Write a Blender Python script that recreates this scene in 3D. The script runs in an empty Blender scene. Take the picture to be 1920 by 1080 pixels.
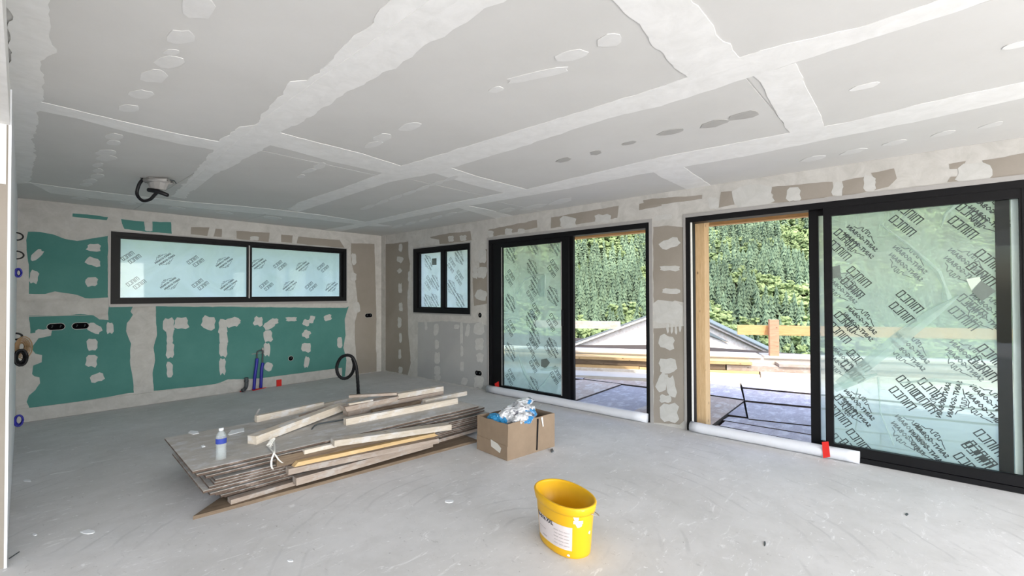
import bpy, bmesh, math, random
from mathutils import Vector, Matrix, noise
random.seed(7)
S = bpy.context.scene
COL = S.collection
# ------------------------------------------------------------------ camera
CF, YAW, PIT, ROL, CH = 871.23, .7275, .0133, -.0036, 1.4
_F = Vector((math.cos(YAW)*math.cos(PIT), math.sin(YAW)*math.cos(PIT), math.sin(PIT)))
_R = Vector((math.sin(YAW), -math.cos(YAW), 0)); _U = _R.cross(_F)
CR = math.cos(ROL)*_R + math.sin(ROL)*_U; CU = -math.sin(ROL)*_R + math.cos(ROL)*_U
cam = bpy.data.cameras.new('camera'); cam.sensor_width = 36; cam.lens = CF/1920*36; cam.clip_end = 3000; cam.clip_start = .05
co = bpy.data.objects.new('camera', cam); COL.objects.link(co); S.camera = co
m = Matrix((CR, CU, -_F)).transposed().to_4x4(); m.translation = (0, 0, CH); co.matrix_world = m
# ------------------------------------------------------------------ light
W = bpy.data.worlds.new('sky'); S.world = W; W.use_nodes = True
nt = W.node_tree; nt.nodes.clear()
sky = nt.nodes.new('ShaderNodeTexSky'); sky.sky_type = 'NISHITA'; sky.sun_disc = False
SUN_EL = math.radians(60); SUN_TR = math.radians(52)       # elevation, heading the light travels towards (from +X to +Y)
sky.sun_elevation = SUN_EL; sky.sun_rotation = math.radians(218); sky.air_density = 1.0; sky.dust_density = 2.5; sky.ozone_density = 1.0
bg = nt.nodes.new('ShaderNodeBackground'); bg.inputs[1].default_value = .33
ow = nt.nodes.new('ShaderNodeOutputWorld'); nt.links.new(sky.outputs[0], bg.inputs[0]); nt.links.new(bg.outputs[0], ow.inputs[0])
sl = bpy.data.lights.new('sun', 'SUN'); sl.energy = 2.5; sl.angle = .009; sl.color = (1, .95, .87)
so = bpy.data.objects.new('sun', sl); COL.objects.link(so)
sd = Vector((math.cos(SUN_TR)*math.cos(SUN_EL), math.sin(SUN_TR)*math.cos(SUN_EL), -math.sin(SUN_EL)))
so.rotation_euler = sd.to_track_quat('-Z', 'Y').to_euler(); so.location = (-20, -20, 40)
vs = S.view_settings; S.display_settings.display_device = 'sRGB'
vs.view_transform = 'Standard'; vs.look = 'None'; vs.gamma = 1; vs.use_curve_mapping = False; vs.exposure = 1.0
# unseen area lamp added behind the camera to brighten the room
def opening(name, loc, size, aim, power):
    a = bpy.data.lights.new(name, 'AREA'); a.shape = 'RECTANGLE'; a.size, a.size_y = size; a.energy = power; a.color = (1, .965, .92)
    o = bpy.data.objects.new(name, a); COL.objects.link(o); o.location = loc; o.rotation_euler = Vector(aim).to_track_quat('-Z', 'Y').to_euler()
opening('rear_fill_light', (-1.0, -5.0, 1.35), (9, 2.6), (.0, 1, .06), 355)
# ------------------------------------------------------------------ where a sight line meets a plane
WX, WY, H = 4.775, 7.464, 2.48
def ray(x, y): return _dir(x, y)
def _dir(x, y): return _F + CR*((x-960)/CF) + CU*((540-y)/CF)
def fl(x, y, z=0.):
    d = _dir(x, y); t = (z-CH)/d.z; return Vector((d.x*t, d.y*t, z))
def bw(x, y, Y=WY):
    d = _dir(x, y); t = Y/d.y; return Vector((d.x*t, Y, d.z*t+CH))
def rw(x, y, X=WX):
    d = _dir(x, y); t = X/d.x; return Vector((X, d.y*t, d.z*t+CH))
def cl(x, y, z=H): return fl(x, y, z)
def yat(px, X=WX): return rw(px, 560, X).y
def xat(px, Y=WY): return bw(px, 560, Y).x
# ------------------------------------------------------------------ helpers
def link(o, parent=None, **k):
    COL.objects.link(o)
    if parent: o.parent = parent
    for a, b in k.items(): o[a] = b
    return o
class MB:
    def __init__(s): s.v = []; s.f = []; s.mi = []
    def add(s, vs, fs, mi=0):
        n = len(s.v); s.v += [tuple(v) for v in vs]; s.f += [tuple(i+n for i in f) for f in fs]; s.mi += [mi]*len(fs)
    def box(s, a, b, mi=0):
        (x0, y0, z0), (x1, y1, z1) = a, b
        s.add([(x0,y0,z0),(x1,y0,z0),(x1,y1,z0),(x0,y1,z0),(x0,y0,z1),(x1,y0,z1),(x1,y1,z1),(x0,y1,z1)],
              [(0,3,2,1),(4,5,6,7),(0,1,5,4),(1,2,6,5),(2,3,7,6),(3,0,4,7)], mi)
    def prism(s, pts, off, mi=0):
        n = len(pts); off = Vector(off); p = [Vector(q) for q in pts]
        s.add(p+[q+off for q in p], [tuple(range(n)), tuple(range(2*n-1, n-1, -1))]+[(i, (i+1) % n, n+(i+1) % n, n+i) for i in range(n)], mi)
    def tube(s, pts, r, n=8, mi=0, cap=True):
        p = [Vector(q) for q in pts]; rr = r if isinstance(r, (list, tuple)) else [r]*len(p)
        vs = []; up = Vector((0, 0, 1)); prev = None
        for i, q in enumerate(p):
            t = (p[min(i+1, len(p)-1)]-p[max(i-1, 0)]).normalized()
            if prev is None:
                a = t.cross(up)
                if a.length < .1: a = t.cross(Vector((1, 0, 0)))
            else: a = prev - t*prev.dot(t)
            a.normalize(); prev = a; b = t.cross(a)
            for k in range(n):
                an = 2*math.pi*k/n; vs.append(q+(a*math.cos(an)+b*math.sin(an))*rr[i])
        fs = [(i*n+k, i*n+(k+1) % n, (i+1)*n+(k+1) % n, (i+1)*n+k) for i in range(len(p)-1) for k in range(n)]
        if cap: fs += [tuple(range(n-1, -1, -1)), tuple((len(p)-1)*n+k for k in range(n))]
        s.add(vs, fs, mi)
    def lathe(s, prof, n=24, mi=0, sx=1, sy=1):
        vs = [(r*sx*math.cos(2*math.pi*k/n), r*sy*math.sin(2*math.pi*k/n), z) for r, z in prof for k in range(n)]
        s.add(vs, [(i*n+k, i*n+(k+1) % n, (i+1)*n+(k+1) % n, (i+1)*n+k) for i in range(len(prof)-1) for k in range(n)], mi)
    def mesh(s, name, mats, smooth=False, org=None):
        me = bpy.data.meshes.new(name)
        vv = s.v if org is None else [(x-org[0], y-org[1], z-org[2]) for x, y, z in s.v]
        me.from_pydata(vv, [], s.f)
        for q in (mats if isinstance(mats, list) else [mats]): me.materials.append(q)
        me.polygons.foreach_set('material_index', s.mi)
        bm = bmesh.new(); bm.from_mesh(me); bmesh.ops.recalc_face_normals(bm, faces=bm.faces); bm.to_mesh(me); bm.free()
        if smooth: me.polygons.foreach_set('use_smooth', [True]*len(me.polygons))
        me.update(); return me
    def obj(s, name, mats, parent=None, smooth=False, org=None, **k):
        o = bpy.data.objects.new(name, s.mesh(name, mats, smooth, org))
        return link(o, parent, **k)
def empty(name, loc=(0, 0, 0), rz=0, **k):
    o = bpy.data.objects.new(name, None); o.location = loc; o.rotation_euler = (0, 0, rz); o.empty_display_size = .1
    return link(o, None, **k)
def curve(pts, n=6):
    p = [Vector(q) for q in pts]; out = []
    for i in range(len(p)-1):
        a, b, c, d = p[max(i-1, 0)], p[i], p[i+1], p[min(i+2, len(p)-1)]
        for k in range(n):
            t = k/n
            out.append(.5*((2*b)+(c-a)*t+(2*a-5*b+4*c-d)*t*t+(3*b-a-3*c+d)*t**3))
    return out+[p[-1]]
def cross(o_, w):
    pass
# ------------------------------------------------------------------ materials
class N:
    def __init__(s, name):
        s.m = bpy.data.materials.new(name); s.m.use_nodes = True; s.t = s.m.node_tree; s.b = s.t.nodes['Principled BSDF']; s.out = s.t.nodes['Material Output']
        s.b.inputs['Specular IOR Level'].default_value = .25
    def n(s, ty, **k):
        o = s.t.nodes.new(ty)
        for a, b in k.items():
            if a in o.inputs: o.inputs[a].default_value = b
            else: setattr(o, a, b)
        return o
    def l(s, a, b): s.t.links.new(a, b)
    def coord(s, scale=(1, 1, 1), kind='Object'):
        c = s.n('ShaderNodeTexCoord'); mp = s.n('ShaderNodeMapping'); mp.inputs['Scale'].default_value = scale
        s.l(c.outputs[kind], mp.inputs[0]); return mp.outputs[0]
    def noise(s, vec, scale=5, detail=5, rough=.6, dist=0):
        t = s.n('ShaderNodeTexNoise', Scale=scale, Detail=detail, Roughness=rough, Distortion=dist); s.l(vec, t.inputs[0]); return t.outputs[0]
    def ramp(s, f, stops):
        r = s.n('ShaderNodeValToRGB'); e = r.color_ramp.elements
        while len(e) < len(stops): e.new(.5)
        for q, (p, c) in zip(e, stops): q.position = p; q.color = (*c, 1) if len(c) == 3 else c
        s.l(f, r.inputs[0]); return r.outputs[0]
    def mix(s, f, a, b, mode='MIX'):
        x = s.n('ShaderNodeMix', data_type='RGBA', blend_type=mode)
        for i, v in ((0, f), (6, a), (7, b)):
            if hasattr(v, 'is_linked'): s.l(v, x.inputs[i])
            else: x.inputs[i].default_value = v if i == 0 else (*v, 1)
        return x.outputs[2]
    def bump(s, f, st=.2, d=.01):
        b = s.n('ShaderNodeBump', Strength=st, Distance=d); s.l(f, b.inputs['Height']); s.l(b.outputs[0], s.b.inputs['Normal'])
def flat(name, c, rough=.6, spec=.25, metal=0, vary=.06, vs_=30, bump=0):
    k = N(name); v = k.coord(); f = k.noise(v, vs_, 3)
    col = k.mix(f, tuple(x*(1-vary) for x in c), tuple(min(1, x*(1+vary)) for x in c)); k.l(col, k.b.inputs['Base Color'])
    k.b.inputs['Roughness'].default_value = rough; k.b.inputs['Specular IOR Level'].default_value = spec; k.b.inputs['Metallic'].default_value = metal
    if bump: k.bump(f, bump, .003)
    return k.m
def board_mat(name, c1, c2, big=1.2):
    k = N(name); v = k.coord(); f = k.noise(v, big, 6, .62); g = k.noise(v, 55, 3)
    col = k.mix(k.ramp(f, [(.35, (0,)*3), (.65, (1,)*3)]), c1, c2)
    col = k.mix(.12, col, k.ramp(g, [(.3, c1), (.7, c2)])); k.l(col, k.b.inputs['Base Color'])
    k.b.inputs['Roughness'].default_value = .85; k.bump(g, .05, .002); return k.m
def filler_mat(name, c1, c2):
    k = N(name); v = k.coord(); f = k.noise(v, 7, 7, .7, .6); g = k.noise(v, 40, 5, .7)
    col = k.mix(k.ramp(f, [(.32, (0,)*3), (.68, (1,)*3)]), c1, c2)
    k.l(col, k.b.inputs['Base Color']); k.b.inputs['Roughness'].default_value = .8
    k.bump(k.mix(.5, f, g), .25, .004); return k.m
def wood(name, a, b, c=None, sc=(1.2, 14, 14), knots=True, rough=.75):
    k = N(name); v = k.coord(sc); f = k.noise(v, 3, 8, .65, 1.2); w = k.noise(v, 14, 4, .6)
    col = k.mix(k.ramp(f, [(.3, (0,)*3), (.7, (1,)*3)]), a, b)
    col = k.mix(k.ramp(w, [(.45, (0,)*3), (.75, (.35,)*3)]), col, tuple(x*.6 for x in a))
    v2 = k.coord((3, 5, 5)); p = k.noise(v2, 2.2, 6, .7)
    if c: col = k.mix(k.ramp(p, [(.5, (0,)*3), (.62, (1,)*3)]), col, c)
    if knots:
        vo = k.n('ShaderNodeTexVoronoi', Scale=3.2); k.l(k.coord((1.6, 3, 3)), vo.inputs[0])
        col = k.mix(k.ramp(vo.outputs[0], [(.05, (.75,)*3), (.11, (0,)*3)]), col, (.10, .06, .035))
    oi = k.n('ShaderNodeObjectInfo'); hs = k.n('ShaderNodeMapRange'); k.l(oi.outputs['Random'], hs.inputs[0]); hs.inputs[3].default_value = .82; hs.inputs[4].default_value = 1.12
    hv = k.n('ShaderNodeHueSaturation'); k.l(hs.outputs[0], hv.inputs['Value']); k.l(col, hv.inputs['Color'])
    k.l(hv.outputs[0], k.b.inputs['Base Color']); k.b.inputs['Roughness'].default_value = rough; k.bump(f, .3, .003); return k.m
M = {}
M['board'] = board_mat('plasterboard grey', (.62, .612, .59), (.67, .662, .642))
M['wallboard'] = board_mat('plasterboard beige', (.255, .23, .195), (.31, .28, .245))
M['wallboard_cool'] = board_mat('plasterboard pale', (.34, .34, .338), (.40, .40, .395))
M['teal'] = board_mat('moisture board', (.060, .195, .175), (.088, .242, .218))
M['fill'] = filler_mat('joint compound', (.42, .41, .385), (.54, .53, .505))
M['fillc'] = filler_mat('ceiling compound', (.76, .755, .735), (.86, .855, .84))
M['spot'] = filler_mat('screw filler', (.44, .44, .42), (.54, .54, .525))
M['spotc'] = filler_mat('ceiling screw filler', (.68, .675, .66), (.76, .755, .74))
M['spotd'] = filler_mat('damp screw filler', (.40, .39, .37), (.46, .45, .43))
M['white'] = flat('white bead', (.80, .82, .85), .5)
M['black'] = flat('black aluminium', (.005, .005, .006), .45, .18, 0, .1)
M['blackp'] = flat('black plastic', (.009, .009, .011), .45, .25)
M['grey'] = flat('galvanised steel', (.36, .35, .34), .5, .4, .2)
M['red'] = flat('red tape', (.62, .025, .02), .45)
M['blue'] = flat('blue sheath', (.022, .022, .30), .4, .4)
M['hole'] = flat('socket hole', (.004, .004, .005), .9, .02)
M['dkgrey'] = flat('grey pipe', (.07, .08, .085), .45)
M['tan'] = flat('tan cable', (.34, .22, .12), .5)
M['strap'] = flat('white strap', (.75, .74, .70), .4)
def yellow():
    k = N('yellow plastic'); v = k.coord(); f = k.noise(v, 14, 6, .7, .5)
    col = k.mix(k.ramp(f, [(.66, (0,)*3), (.72, (.8,)*3)]), (.74, .41, .010), (.72, .62, .45))
    k.l(col, k.b.inputs['Base Color']); k.b.inputs['Roughness'].default_value = .35; k.b.inputs['Specular IOR Level'].default_value = .4; return k.m
M['yellow'] = yellow()
M['sleeve'] = flat('white foam sleeve', (.66, .68, .73), .55, .3, 0, .05, 12, .2)
M['card'] = flat('cardboard', (.275, .205, .145), .8, .1, 0, .16, 9, .15)
M['cardin'] = flat('cardboard inside', (.20, .13, .08), .85, .1)
M['woodpale'] = wood('pale pine', (.50, .43, .345), (.66, .60, .52), (.62, .60, .58))
M['woodgrey'] = wood('weathered pine', (.31, .245, .20), (.46, .385, .325), (.42, .38, .35))
M['woodbrown'] = wood('brown timber', (.13, .092, .062), (.24, .18, .125))
M['woodyel'] = wood('yellow pine', (.58, .39, .18), (.74, .54, .30))
M['ply'] = wood('dusty sheet', (.47, .44, .40), (.58, .56, .53), (.62, .62, .63), (1, 6, 6), False)
M['plyedge'] = wood('sheet edge', (.06, .04, .03), (.16, .115, .09), (.24, .19, .16), (1, 8, 60), False)
M['deck1'] = wood('brown deck board', (.48, .37, .31), (.60, .50, .43), (.66, .60, .55), (1, 4, 4), False)
M['deckbase'] = flat('deck seam shade', (.05, .04, .035), .9)  # shade of the seams put into the colour of base and board sides
M['deck2'] = wood('violet deck board', (.50, .47, .52), (.64, .60, .64), (.74, .72, .76), (1, 5, 5), False)
M['orange'] = wood('orange spruce', (.60, .33, .13), (.80, .50, .24))
M['postwood'] = wood('fresh spruce', (.64, .43, .22), (.80, .58, .34))
M['redwood'] = wood('reddish spruce', (.52, .25, .15), (.68, .38, .25))
M['concrete'] = flat('light concrete', (.62, .59, .54), .9, .1, 0, .15, 3)
M['roofdark'] = flat('roof flashing', (.16, .19, .20), .6)
M['whitewood'] = wood('whitewashed board', (.66, .60, .52), (.82, .77, .70), (.62, .54, .46), (1, 3, 3), False)
def floor_mat():
    k = N('screed'); v = k.coord()
    a = k.noise(v, .9, 7, .62, .4); b = k.noise(v, 5, 8, .7); c = k.noise(v, 60, 4, .6)
    col = k.mix(k.ramp(a, [(.36, (0,)*3), (.66, (1,)*3)]), (.58, .575, .57), (.70, .695, .70))
    col = k.mix(k.ramp(b, [(.35, (.35,)*3), (.55, (0,)*3)]), col, (.50, .495, .485))
    # trowel splashes of plaster
    w = k.noise(k.coord((1.5, 4.5, 1)), 3.4, 10, .78, 1.1)
    col = k.mix(k.ramp(w, [(.575, (0,)*3), (.64, (.75,)*3)]), col, (.84, .84, .85))
    d = k.noise(k.coord((5, 2, 1)), 6, 8, .8, .5)
    col = k.mix(k.ramp(d, [(.60, (0,)*3), (.66, (.5,)*3)]), col, (.33, .325, .32))
    e2 = k.noise(v, 34, 3, .6); col = k.mix(k.ramp(e2, [(.70, (0,)*3), (.735, (.8,)*3)]), col, (.30, .29, .28))
    e = k.noise(v, 26, 2, .5); col = k.mix(k.ramp(e, [(.70, (0,)*3), (.73, (1,)*3)]), col, (.80, .80, .81))
    # swirl left by the trowelling machine
    vm = k.n('ShaderNodeVectorMath', operation='DISTANCE'); k.l(v, vm.inputs[0]); vm.inputs[1].default_value = (2.15, 1.75, 0)
    ad = k.n('ShaderNodeMath', operation='ADD'); k.l(vm.outputs['Value'], ad.inputs[0])
    mm = k.n('ShaderNodeMath', operation='MULTIPLY'); k.l(a, mm.inputs[0]); mm.inputs[1].default_value = .25; k.l(mm.outputs[0], ad.inputs[1])
    sn = k.n('ShaderNodeMath', operation='SINE'); s2 = k.n('ShaderNodeMath', operation='MULTIPLY'); k.l(ad.outputs[0], s2.inputs[0]); s2.inputs[1].default_value = 46; k.l(s2.outputs[0], sn.inputs[0])
    g = k.ramp(sn.outputs[0], [(.86, (0,)*3), (.98, (1,)*3)])
    gate = k.ramp(k.noise(v, 1.6, 4), [(.5, (0,)*3), (.62, (.45,)*3)])
    mu = k.mix(1.0, g, gate, 'MULTIPLY'); col = k.mix(mu, col, (.46, .46, .465))
    k.l(col, k.b.inputs['Base Color']); k.b.inputs['Roughness'].default_value = .62; k.b.inputs['Specular IOR Level'].default_value = .3
    k.bump(k.mix(.3, b, c), .15, .004); return k.m
M['floor'] = floor_mat()
def sheen(k, f0=.04):
    """thin-sheet reflectance: the same from both faces"""
    lw = k.n('ShaderNodeLayerWeight'); lw.inputs[0].default_value = .5
    pw = k.n('ShaderNodeMath', operation='POWER'); k.l(lw.outputs['Facing'], pw.inputs[0]); pw.inputs[1].default_value = 4
    mr = k.n('ShaderNodeMapRange'); k.l(pw.outputs[0], mr.inputs[0]); mr.inputs[3].default_value = f0*.5; mr.inputs[4].default_value = .7; return mr.outputs[0]
def film(name, tint, trans, wh, transl=.75):
    k = N(name); v = k.coord(); f = k.noise(v, 2.2, 6, .6, 1.5)
    tr = k.n('ShaderNodeBsdfTransparent'); tr.inputs[0].default_value = (*tint, 1)
    tl = k.n('ShaderNodeBsdfTranslucent'); tl.inputs[0].default_value = (*wh, 1)
    df = k.n('ShaderNodeBsdfDiffuse'); df.inputs[0].default_value = (*wh, 1)
    m1 = k.n('ShaderNodeMixShader'); m1.inputs[0].default_value = transl; k.l(df.outputs[0], m1.inputs[1]); k.l(tl.outputs[0], m1.inputs[2])
    m2 = k.n('ShaderNodeMixShader'); k.l(k.ramp(f, [(.3, (min(1, trans+.10),)*3), (.7, (max(0, trans-.10),)*3)]), m2.inputs[0]); k.l(m1.outputs[0], m2.inputs[1]); k.l(tr.outputs[0], m2.inputs[2])
    gl = k.n('ShaderNodeBsdfGlossy'); gl.inputs['Roughness'].default_value = .15
    m3 = k.n('ShaderNodeMixShader'); k.l(sheen(k, .03), m3.inputs[0]); k.l(m2.outputs[0], m3.inputs[1]); k.l(gl.outputs[0], m3.inputs[2])
    k.l(m3.outputs[0], k.out.inputs[0]); return k.m
M['filmwhite'] = film('white film', (1, 1, 1), .06, (1, .98, .95), .97)
M['filmblue'] = film('small window film', (.9, .97, 1), .16, (.90, .95, .98), .94)
M['filmgreen'] = film('clear green film', (.86, .95, .90), .30, (.80, .91, .84), .70)
M['fold'] = film('film fold', (.85, .92, .9), .45, (.80, .86, .84), .6)
def glass():
    k = N('glass'); tr = k.n('ShaderNodeBsdfTransparent'); tr.inputs[0].default_value = (.93, .97, .95, 1)
    gl = k.n('ShaderNodeBsdfGlossy'); gl.inputs['Roughness'].default_value = .02; m3 = k.n('ShaderNodeMixShader'); k.l(sheen(k), m3.inputs[0]); k.l(tr.outputs[0], m3.inputs[1]); k.l(gl.outputs[0], m3.inputs[2]); k.l(m3.outputs[0], k.out.inputs[0]); return k.m
M['glass'] = glass()
M['ink'] = flat('film ink', (.05, .055, .06), .6)
M['inkpale'] = flat('pale film ink', (.17, .19, .20), .6)
M['sticker'] = flat('grey sticker', (.20, .21, .21), .6)
def foliage(name, a, b):
    k = N(name); v = k.coord(); f = k.noise(v, .9, 5, .7); oi = k.n('ShaderNodeObjectInfo')
    g = k.n('ShaderNodeNewGeometry'); n2 = k.n('ShaderNodeTexNoise', Scale=.045, Detail=4); k.l(g.outputs['Position'], n2.inputs[0])
    col = k.mix(k.ramp(f, [(.35, (0,)*3), (.65, (1,)*3)]), a, b)
    hv = k.n('ShaderNodeHueSaturation'); mr = k.n('ShaderNodeMapRange'); k.l(n2.outputs[0], mr.inputs[0]); mr.inputs[1].default_value = .3; mr.inputs[2].default_value = .7; mr.inputs[3].default_value = .6; mr.inputs[4].default_value = 1.5
    k.l(mr.outputs[0], hv.inputs['Value']); k.l(col, hv.inputs['Color']); k.l(hv.outputs[0], k.b.inputs['Base Color']); k.b.inputs['Roughness'].default_value = .9; k.b.inputs['Specular IOR Level'].default_value = .1
    return k.m
M['conifer'] = foliage('conifer needles', (.06, .095, .065), (.24, .31, .18))
M['broad'] = foliage('broad leaves', (.09, .13, .05), (.31, .37, .17))
M['bark'] = flat('bark', (.12, .09, .06), .9)
M['terrain'] = flat('forest floor', (.09, .13, .05), .95, .1, 0, .4, .1)
# ------------------------------------------------------------------ outline helpers
def jag(pts, amp=.012, step=.035, seed=0):
    """subdivide a world-space outline and roughen its edges like trowelled filler"""
    out = []; n = len(pts)
    for i in range(n):
        a, b = Vector(pts[i]), Vector(pts[(i+1) % n]); L = (b-a).length; k = max(1, min(60, int(L/step)))
        for j in range(k):
            q = a.lerp(b, j/k); w = noise.noise_vector(q*9+Vector((seed*3.1, 0, 0)))*amp + noise.noise_vector(q*31+Vector((0, seed*1.7, 0)))*amp*.5
            out.append(q+w)
    return out
def on_plane(kind, pts, lift, thick=.0012):
    res = []
    for q in pts:
        v = Vector(q)
        if kind == 'b': v.y = WY-lift
        elif kind == 'r': v.x = WX-lift
        elif kind == 'c': v.z = H-lift
        res.append(v)
    return res, {'b': Vector((0, thick, 0)), 'r': Vector((thick, 0, 0)), 'c': Vector((0, 0, thick))}[kind]
PROJ = {'b': bw, 'r': rw, 'c': cl}
def region(kind, pxs, mat, parent, name, lift=.001, amp=.012, crop=(0, 0, 1), seed=None, step=.035, **k):
    P = [PROJ[kind](crop[0]+x/crop[2], crop[1]+y/crop[2]) for x, y in pxs]
    return world_region(kind, P, mat, parent, name, lift, amp, seed, step, **k)
_cnt = [0]
def world_region(kind, P, mat, parent, name, lift=.001, amp=.012, seed=None, step=.035, **k):
    _cnt[0] += 1
    P = jag(P, amp, step, _cnt[0] if seed is None else seed); P, off = on_plane(kind, P, lift+(_cnt[0] % 29)*.00003, lift)
    mb = MB(); mb.prism(P, off); org = sum(P, Vector())/len(P)
    o = mb.obj(name, mat, parent, org=org, **k); o.location = org-(parent.location if parent else Vector()); return o
def blob(kind, x, y, a, b, mat, parent, crop=(0, 0, 1), rot=0, name='filler_patch', lift=.002, n=12, sq=.0):
    """one dab of filler: a, b are its half sizes in crop pixels"""
    pts = []
    for i in range(n):
        t = 2*math.pi*i/n; r = 1+random.uniform(-.16, .16)+sq*abs(math.sin(2*t))*.3
        px, py = a*r*math.cos(t), b*r*math.sin(t)
        pts.append((x+px*math.cos(rot)-py*math.sin(rot), y+px*math.sin(rot)+py*math.cos(rot)))
    return region(kind, pts, mat, parent, name, lift, .004, crop)
# ------------------------------------------------------------------ structure
XB = -6.0; YB = -4.6                                   # how far the ceiling runs on behind the camera
T = .22
mb = MB(); mb.box((-9, -9, -.2), (WX+T, WY+T, 0)); floor = mb.obj('floor', M['floor'], kind='structure')
mb = MB(); mb.box((XB, YB, H+.004), (WX+T+.2, WY+T+.4, H+.3)); ceiling = mb.obj('ceiling', M['board'], kind='structure')
W1 = (.98, 4.082, 1.295, 2.19)                          # back window x0 x1 z0 z1
W2 = (5.085, 6.478, 1.10, 2.17)                         # small window y0 y1 z0 z1
D1 = (2.245, 4.705, .0, 2.18); D2 = (yat(1915)-.06, 1.85, .0, 2.185)
def wall_with_holes(name, axis, u0, u1, holes, mat):
    """wall slab split into blocks round its openings"""
    mb = MB(); us = sorted({u0, u1, *[h[0] for h in holes], *[h[1] for h in holes]})
    for a, b in zip(us, us[1:]):
        zs = [(0, H+.004)]
        for h in holes:
            if h[0] <= a+1e-6 and h[1] >= b-1e-6: zs = [(0, h[2]), (h[3], H+.004)]
        for z0, z1 in zs:
            if z1-z0 < .01: continue
            if axis == 'b': mb.box((a, WY, z0), (b, WY+T, z1))
            else: mb.box((WX, a, z0), (WX+T, b, z1))
    return mb.obj(name, mat, kind='structure')
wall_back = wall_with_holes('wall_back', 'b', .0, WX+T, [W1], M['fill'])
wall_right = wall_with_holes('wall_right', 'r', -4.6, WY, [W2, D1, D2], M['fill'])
# left wall runs away from the lens beside a white corner bead; the partition's near face looks at the camera
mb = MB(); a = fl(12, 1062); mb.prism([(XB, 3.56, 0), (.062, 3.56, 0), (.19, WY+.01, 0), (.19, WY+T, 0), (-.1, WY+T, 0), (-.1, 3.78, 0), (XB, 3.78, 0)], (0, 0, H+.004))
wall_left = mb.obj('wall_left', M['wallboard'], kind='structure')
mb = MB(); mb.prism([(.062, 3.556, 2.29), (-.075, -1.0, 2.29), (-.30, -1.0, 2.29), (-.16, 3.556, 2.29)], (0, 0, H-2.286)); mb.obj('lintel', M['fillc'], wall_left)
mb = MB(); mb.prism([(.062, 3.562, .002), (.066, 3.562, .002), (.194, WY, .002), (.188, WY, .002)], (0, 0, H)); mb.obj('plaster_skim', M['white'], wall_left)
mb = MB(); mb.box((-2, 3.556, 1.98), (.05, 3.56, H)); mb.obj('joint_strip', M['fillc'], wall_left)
mb = MB(); mb.box((.057, 3.552, .0), (.068, 3.575, H)); mb.obj('corner_bead', M['white'], wall_left)
# ---- ceiling boards laid in rows, every joint filled over
g = .004
xs = [.10, 1.19, 2.45, 3.69, WX]
rows = {0: [WY, 6.42, 3.74, 1.2, -1.3, YB], 1: [WY, 6.42, 3.70, .75, -1.8, YB], 2: [WY, 6.38, 3.60, .66, -1.9, YB], 3: [WY, 6.40, 3.72, 1.75, -.75, YB]}
for i in range(4):
    for a, b in zip(rows[i][1:], rows[i]):
        mb = MB(); cx, cy = (xs[i]+xs[i+1])/2, (a+b)/2
        mb.box((xs[i]+g-cx, a+g-cy, 0), (xs[i+1]-g-cx, b-g-cy, .010)); o = mb.obj('plasterboard', M['board'], ceiling); o.location = (cx, cy, H)
A1 = (0, 0, 2.7); A2 = (560, 0, 2.3485); A3 = (1200, 0, 2.571)
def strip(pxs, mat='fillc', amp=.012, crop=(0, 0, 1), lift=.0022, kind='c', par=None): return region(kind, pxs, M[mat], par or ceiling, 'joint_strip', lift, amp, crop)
strip([(322,368),(345,345),(400,283),(412,262),(450,238),(478,234),(500,205),(548,154),(575,150),(590,140),(640,92),(735,0),(790,-45),(1010,-45),(945,2),(880,32),(830,66),(770,102),(742,128),(700,146),(620,192),(560,232),(526,246),(512,268),(472,290),(440,309),(400,327),(365,352),(345,372)], amp=.02)
strip([(345,352),(478,234),(600,145),(800,2),(850,-40),(905,-40),(850,5),(690,112),(600,185),(480,262),(365,356)], amp=.004, lift=.0042)
strip([(50,184),(150,208),(250,232),(350,254),(425,268),(405,281),(340,270),(240,247),(150,223),(56,203)], amp=.006)
strip([(515,246),(600,268),(680,288),(755,312),(722,325),(620,302),(560,285),(500,270)], amp=.006)
strip([(810,312),(841,313),(900,332),(995,357),(955,364),(880,345),(800,320)], amp=.006)
strip([(870,384),(912,392),(975,408),(939,412),(858,389)], amp=.006)
strip([(540,392),(560,379),(662,345),(747,313),(964,247),(1105,204),(1240,162),(1429,93),(1612,50),(1760,0),(1840,-25),(1930,-25),(1857,0),(1713,47),(1527,105),(1394,148),(1240,198),(1139,221),(986,272),(815,324),(730,341),(560,397)], amp=.012)
strip([(600,432),(645,424),(709,411),(832,383),(943,362),(986,355),(1114,324),(1240,294),(1480,249),(1589,229),(1745,190),(1925,152),(1925,182),(1745,222),(1550,261),(1400,292),(1203,326),(1062,354),(884,385),(773,406),(640,433)], amp=.012)
strip([(56,342),(111,350),(207,362),(350,378),(450,386),(530,394),(610,404),(735,424),(700,424),(600,412),(500,402),(350,388),(207,375),(95,362)], amp=.006)
strip([(14,-30),(92,-30),(90,10),(96,30),(92,70),(107,98),(82,110),(75,132),(86,152),(78,185),(70,200),(72,226),(60,262),(68,290),(60,320),(56,342),(20,345),(18,200)], amp=.02)
strip([(1120,-40),(1154,0),(1200,55),(1232,90),(1272,130),(1295,150),(1400,118),(1380,98),(1350,70),(1328,30),(1302,0),(1280,-40)], amp=.02)
strip([(1412,142),(1422,148),(1450,200),(1482,252),(1548,242),(1532,200),(1510,160),(1490,118)], amp=.008)
strip([(1225,322),(1240,332),(1291,356),(1334,348),(1295,322),(1275,308)], amp=.008)
for x0, x1, y1 in ((2.37, 2.53, -.30), (3.62, 3.78, -.52), (.98, 1.22, 1.15)):      # the same joints run on over the camera
    world_region('c', [(x0, YB+.02, H), (x1, YB+.02, H), (x1, y1, H), (x0, y1, H)], M['fillc'], ceiling, 'joint_strip', .0018, .008)
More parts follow.
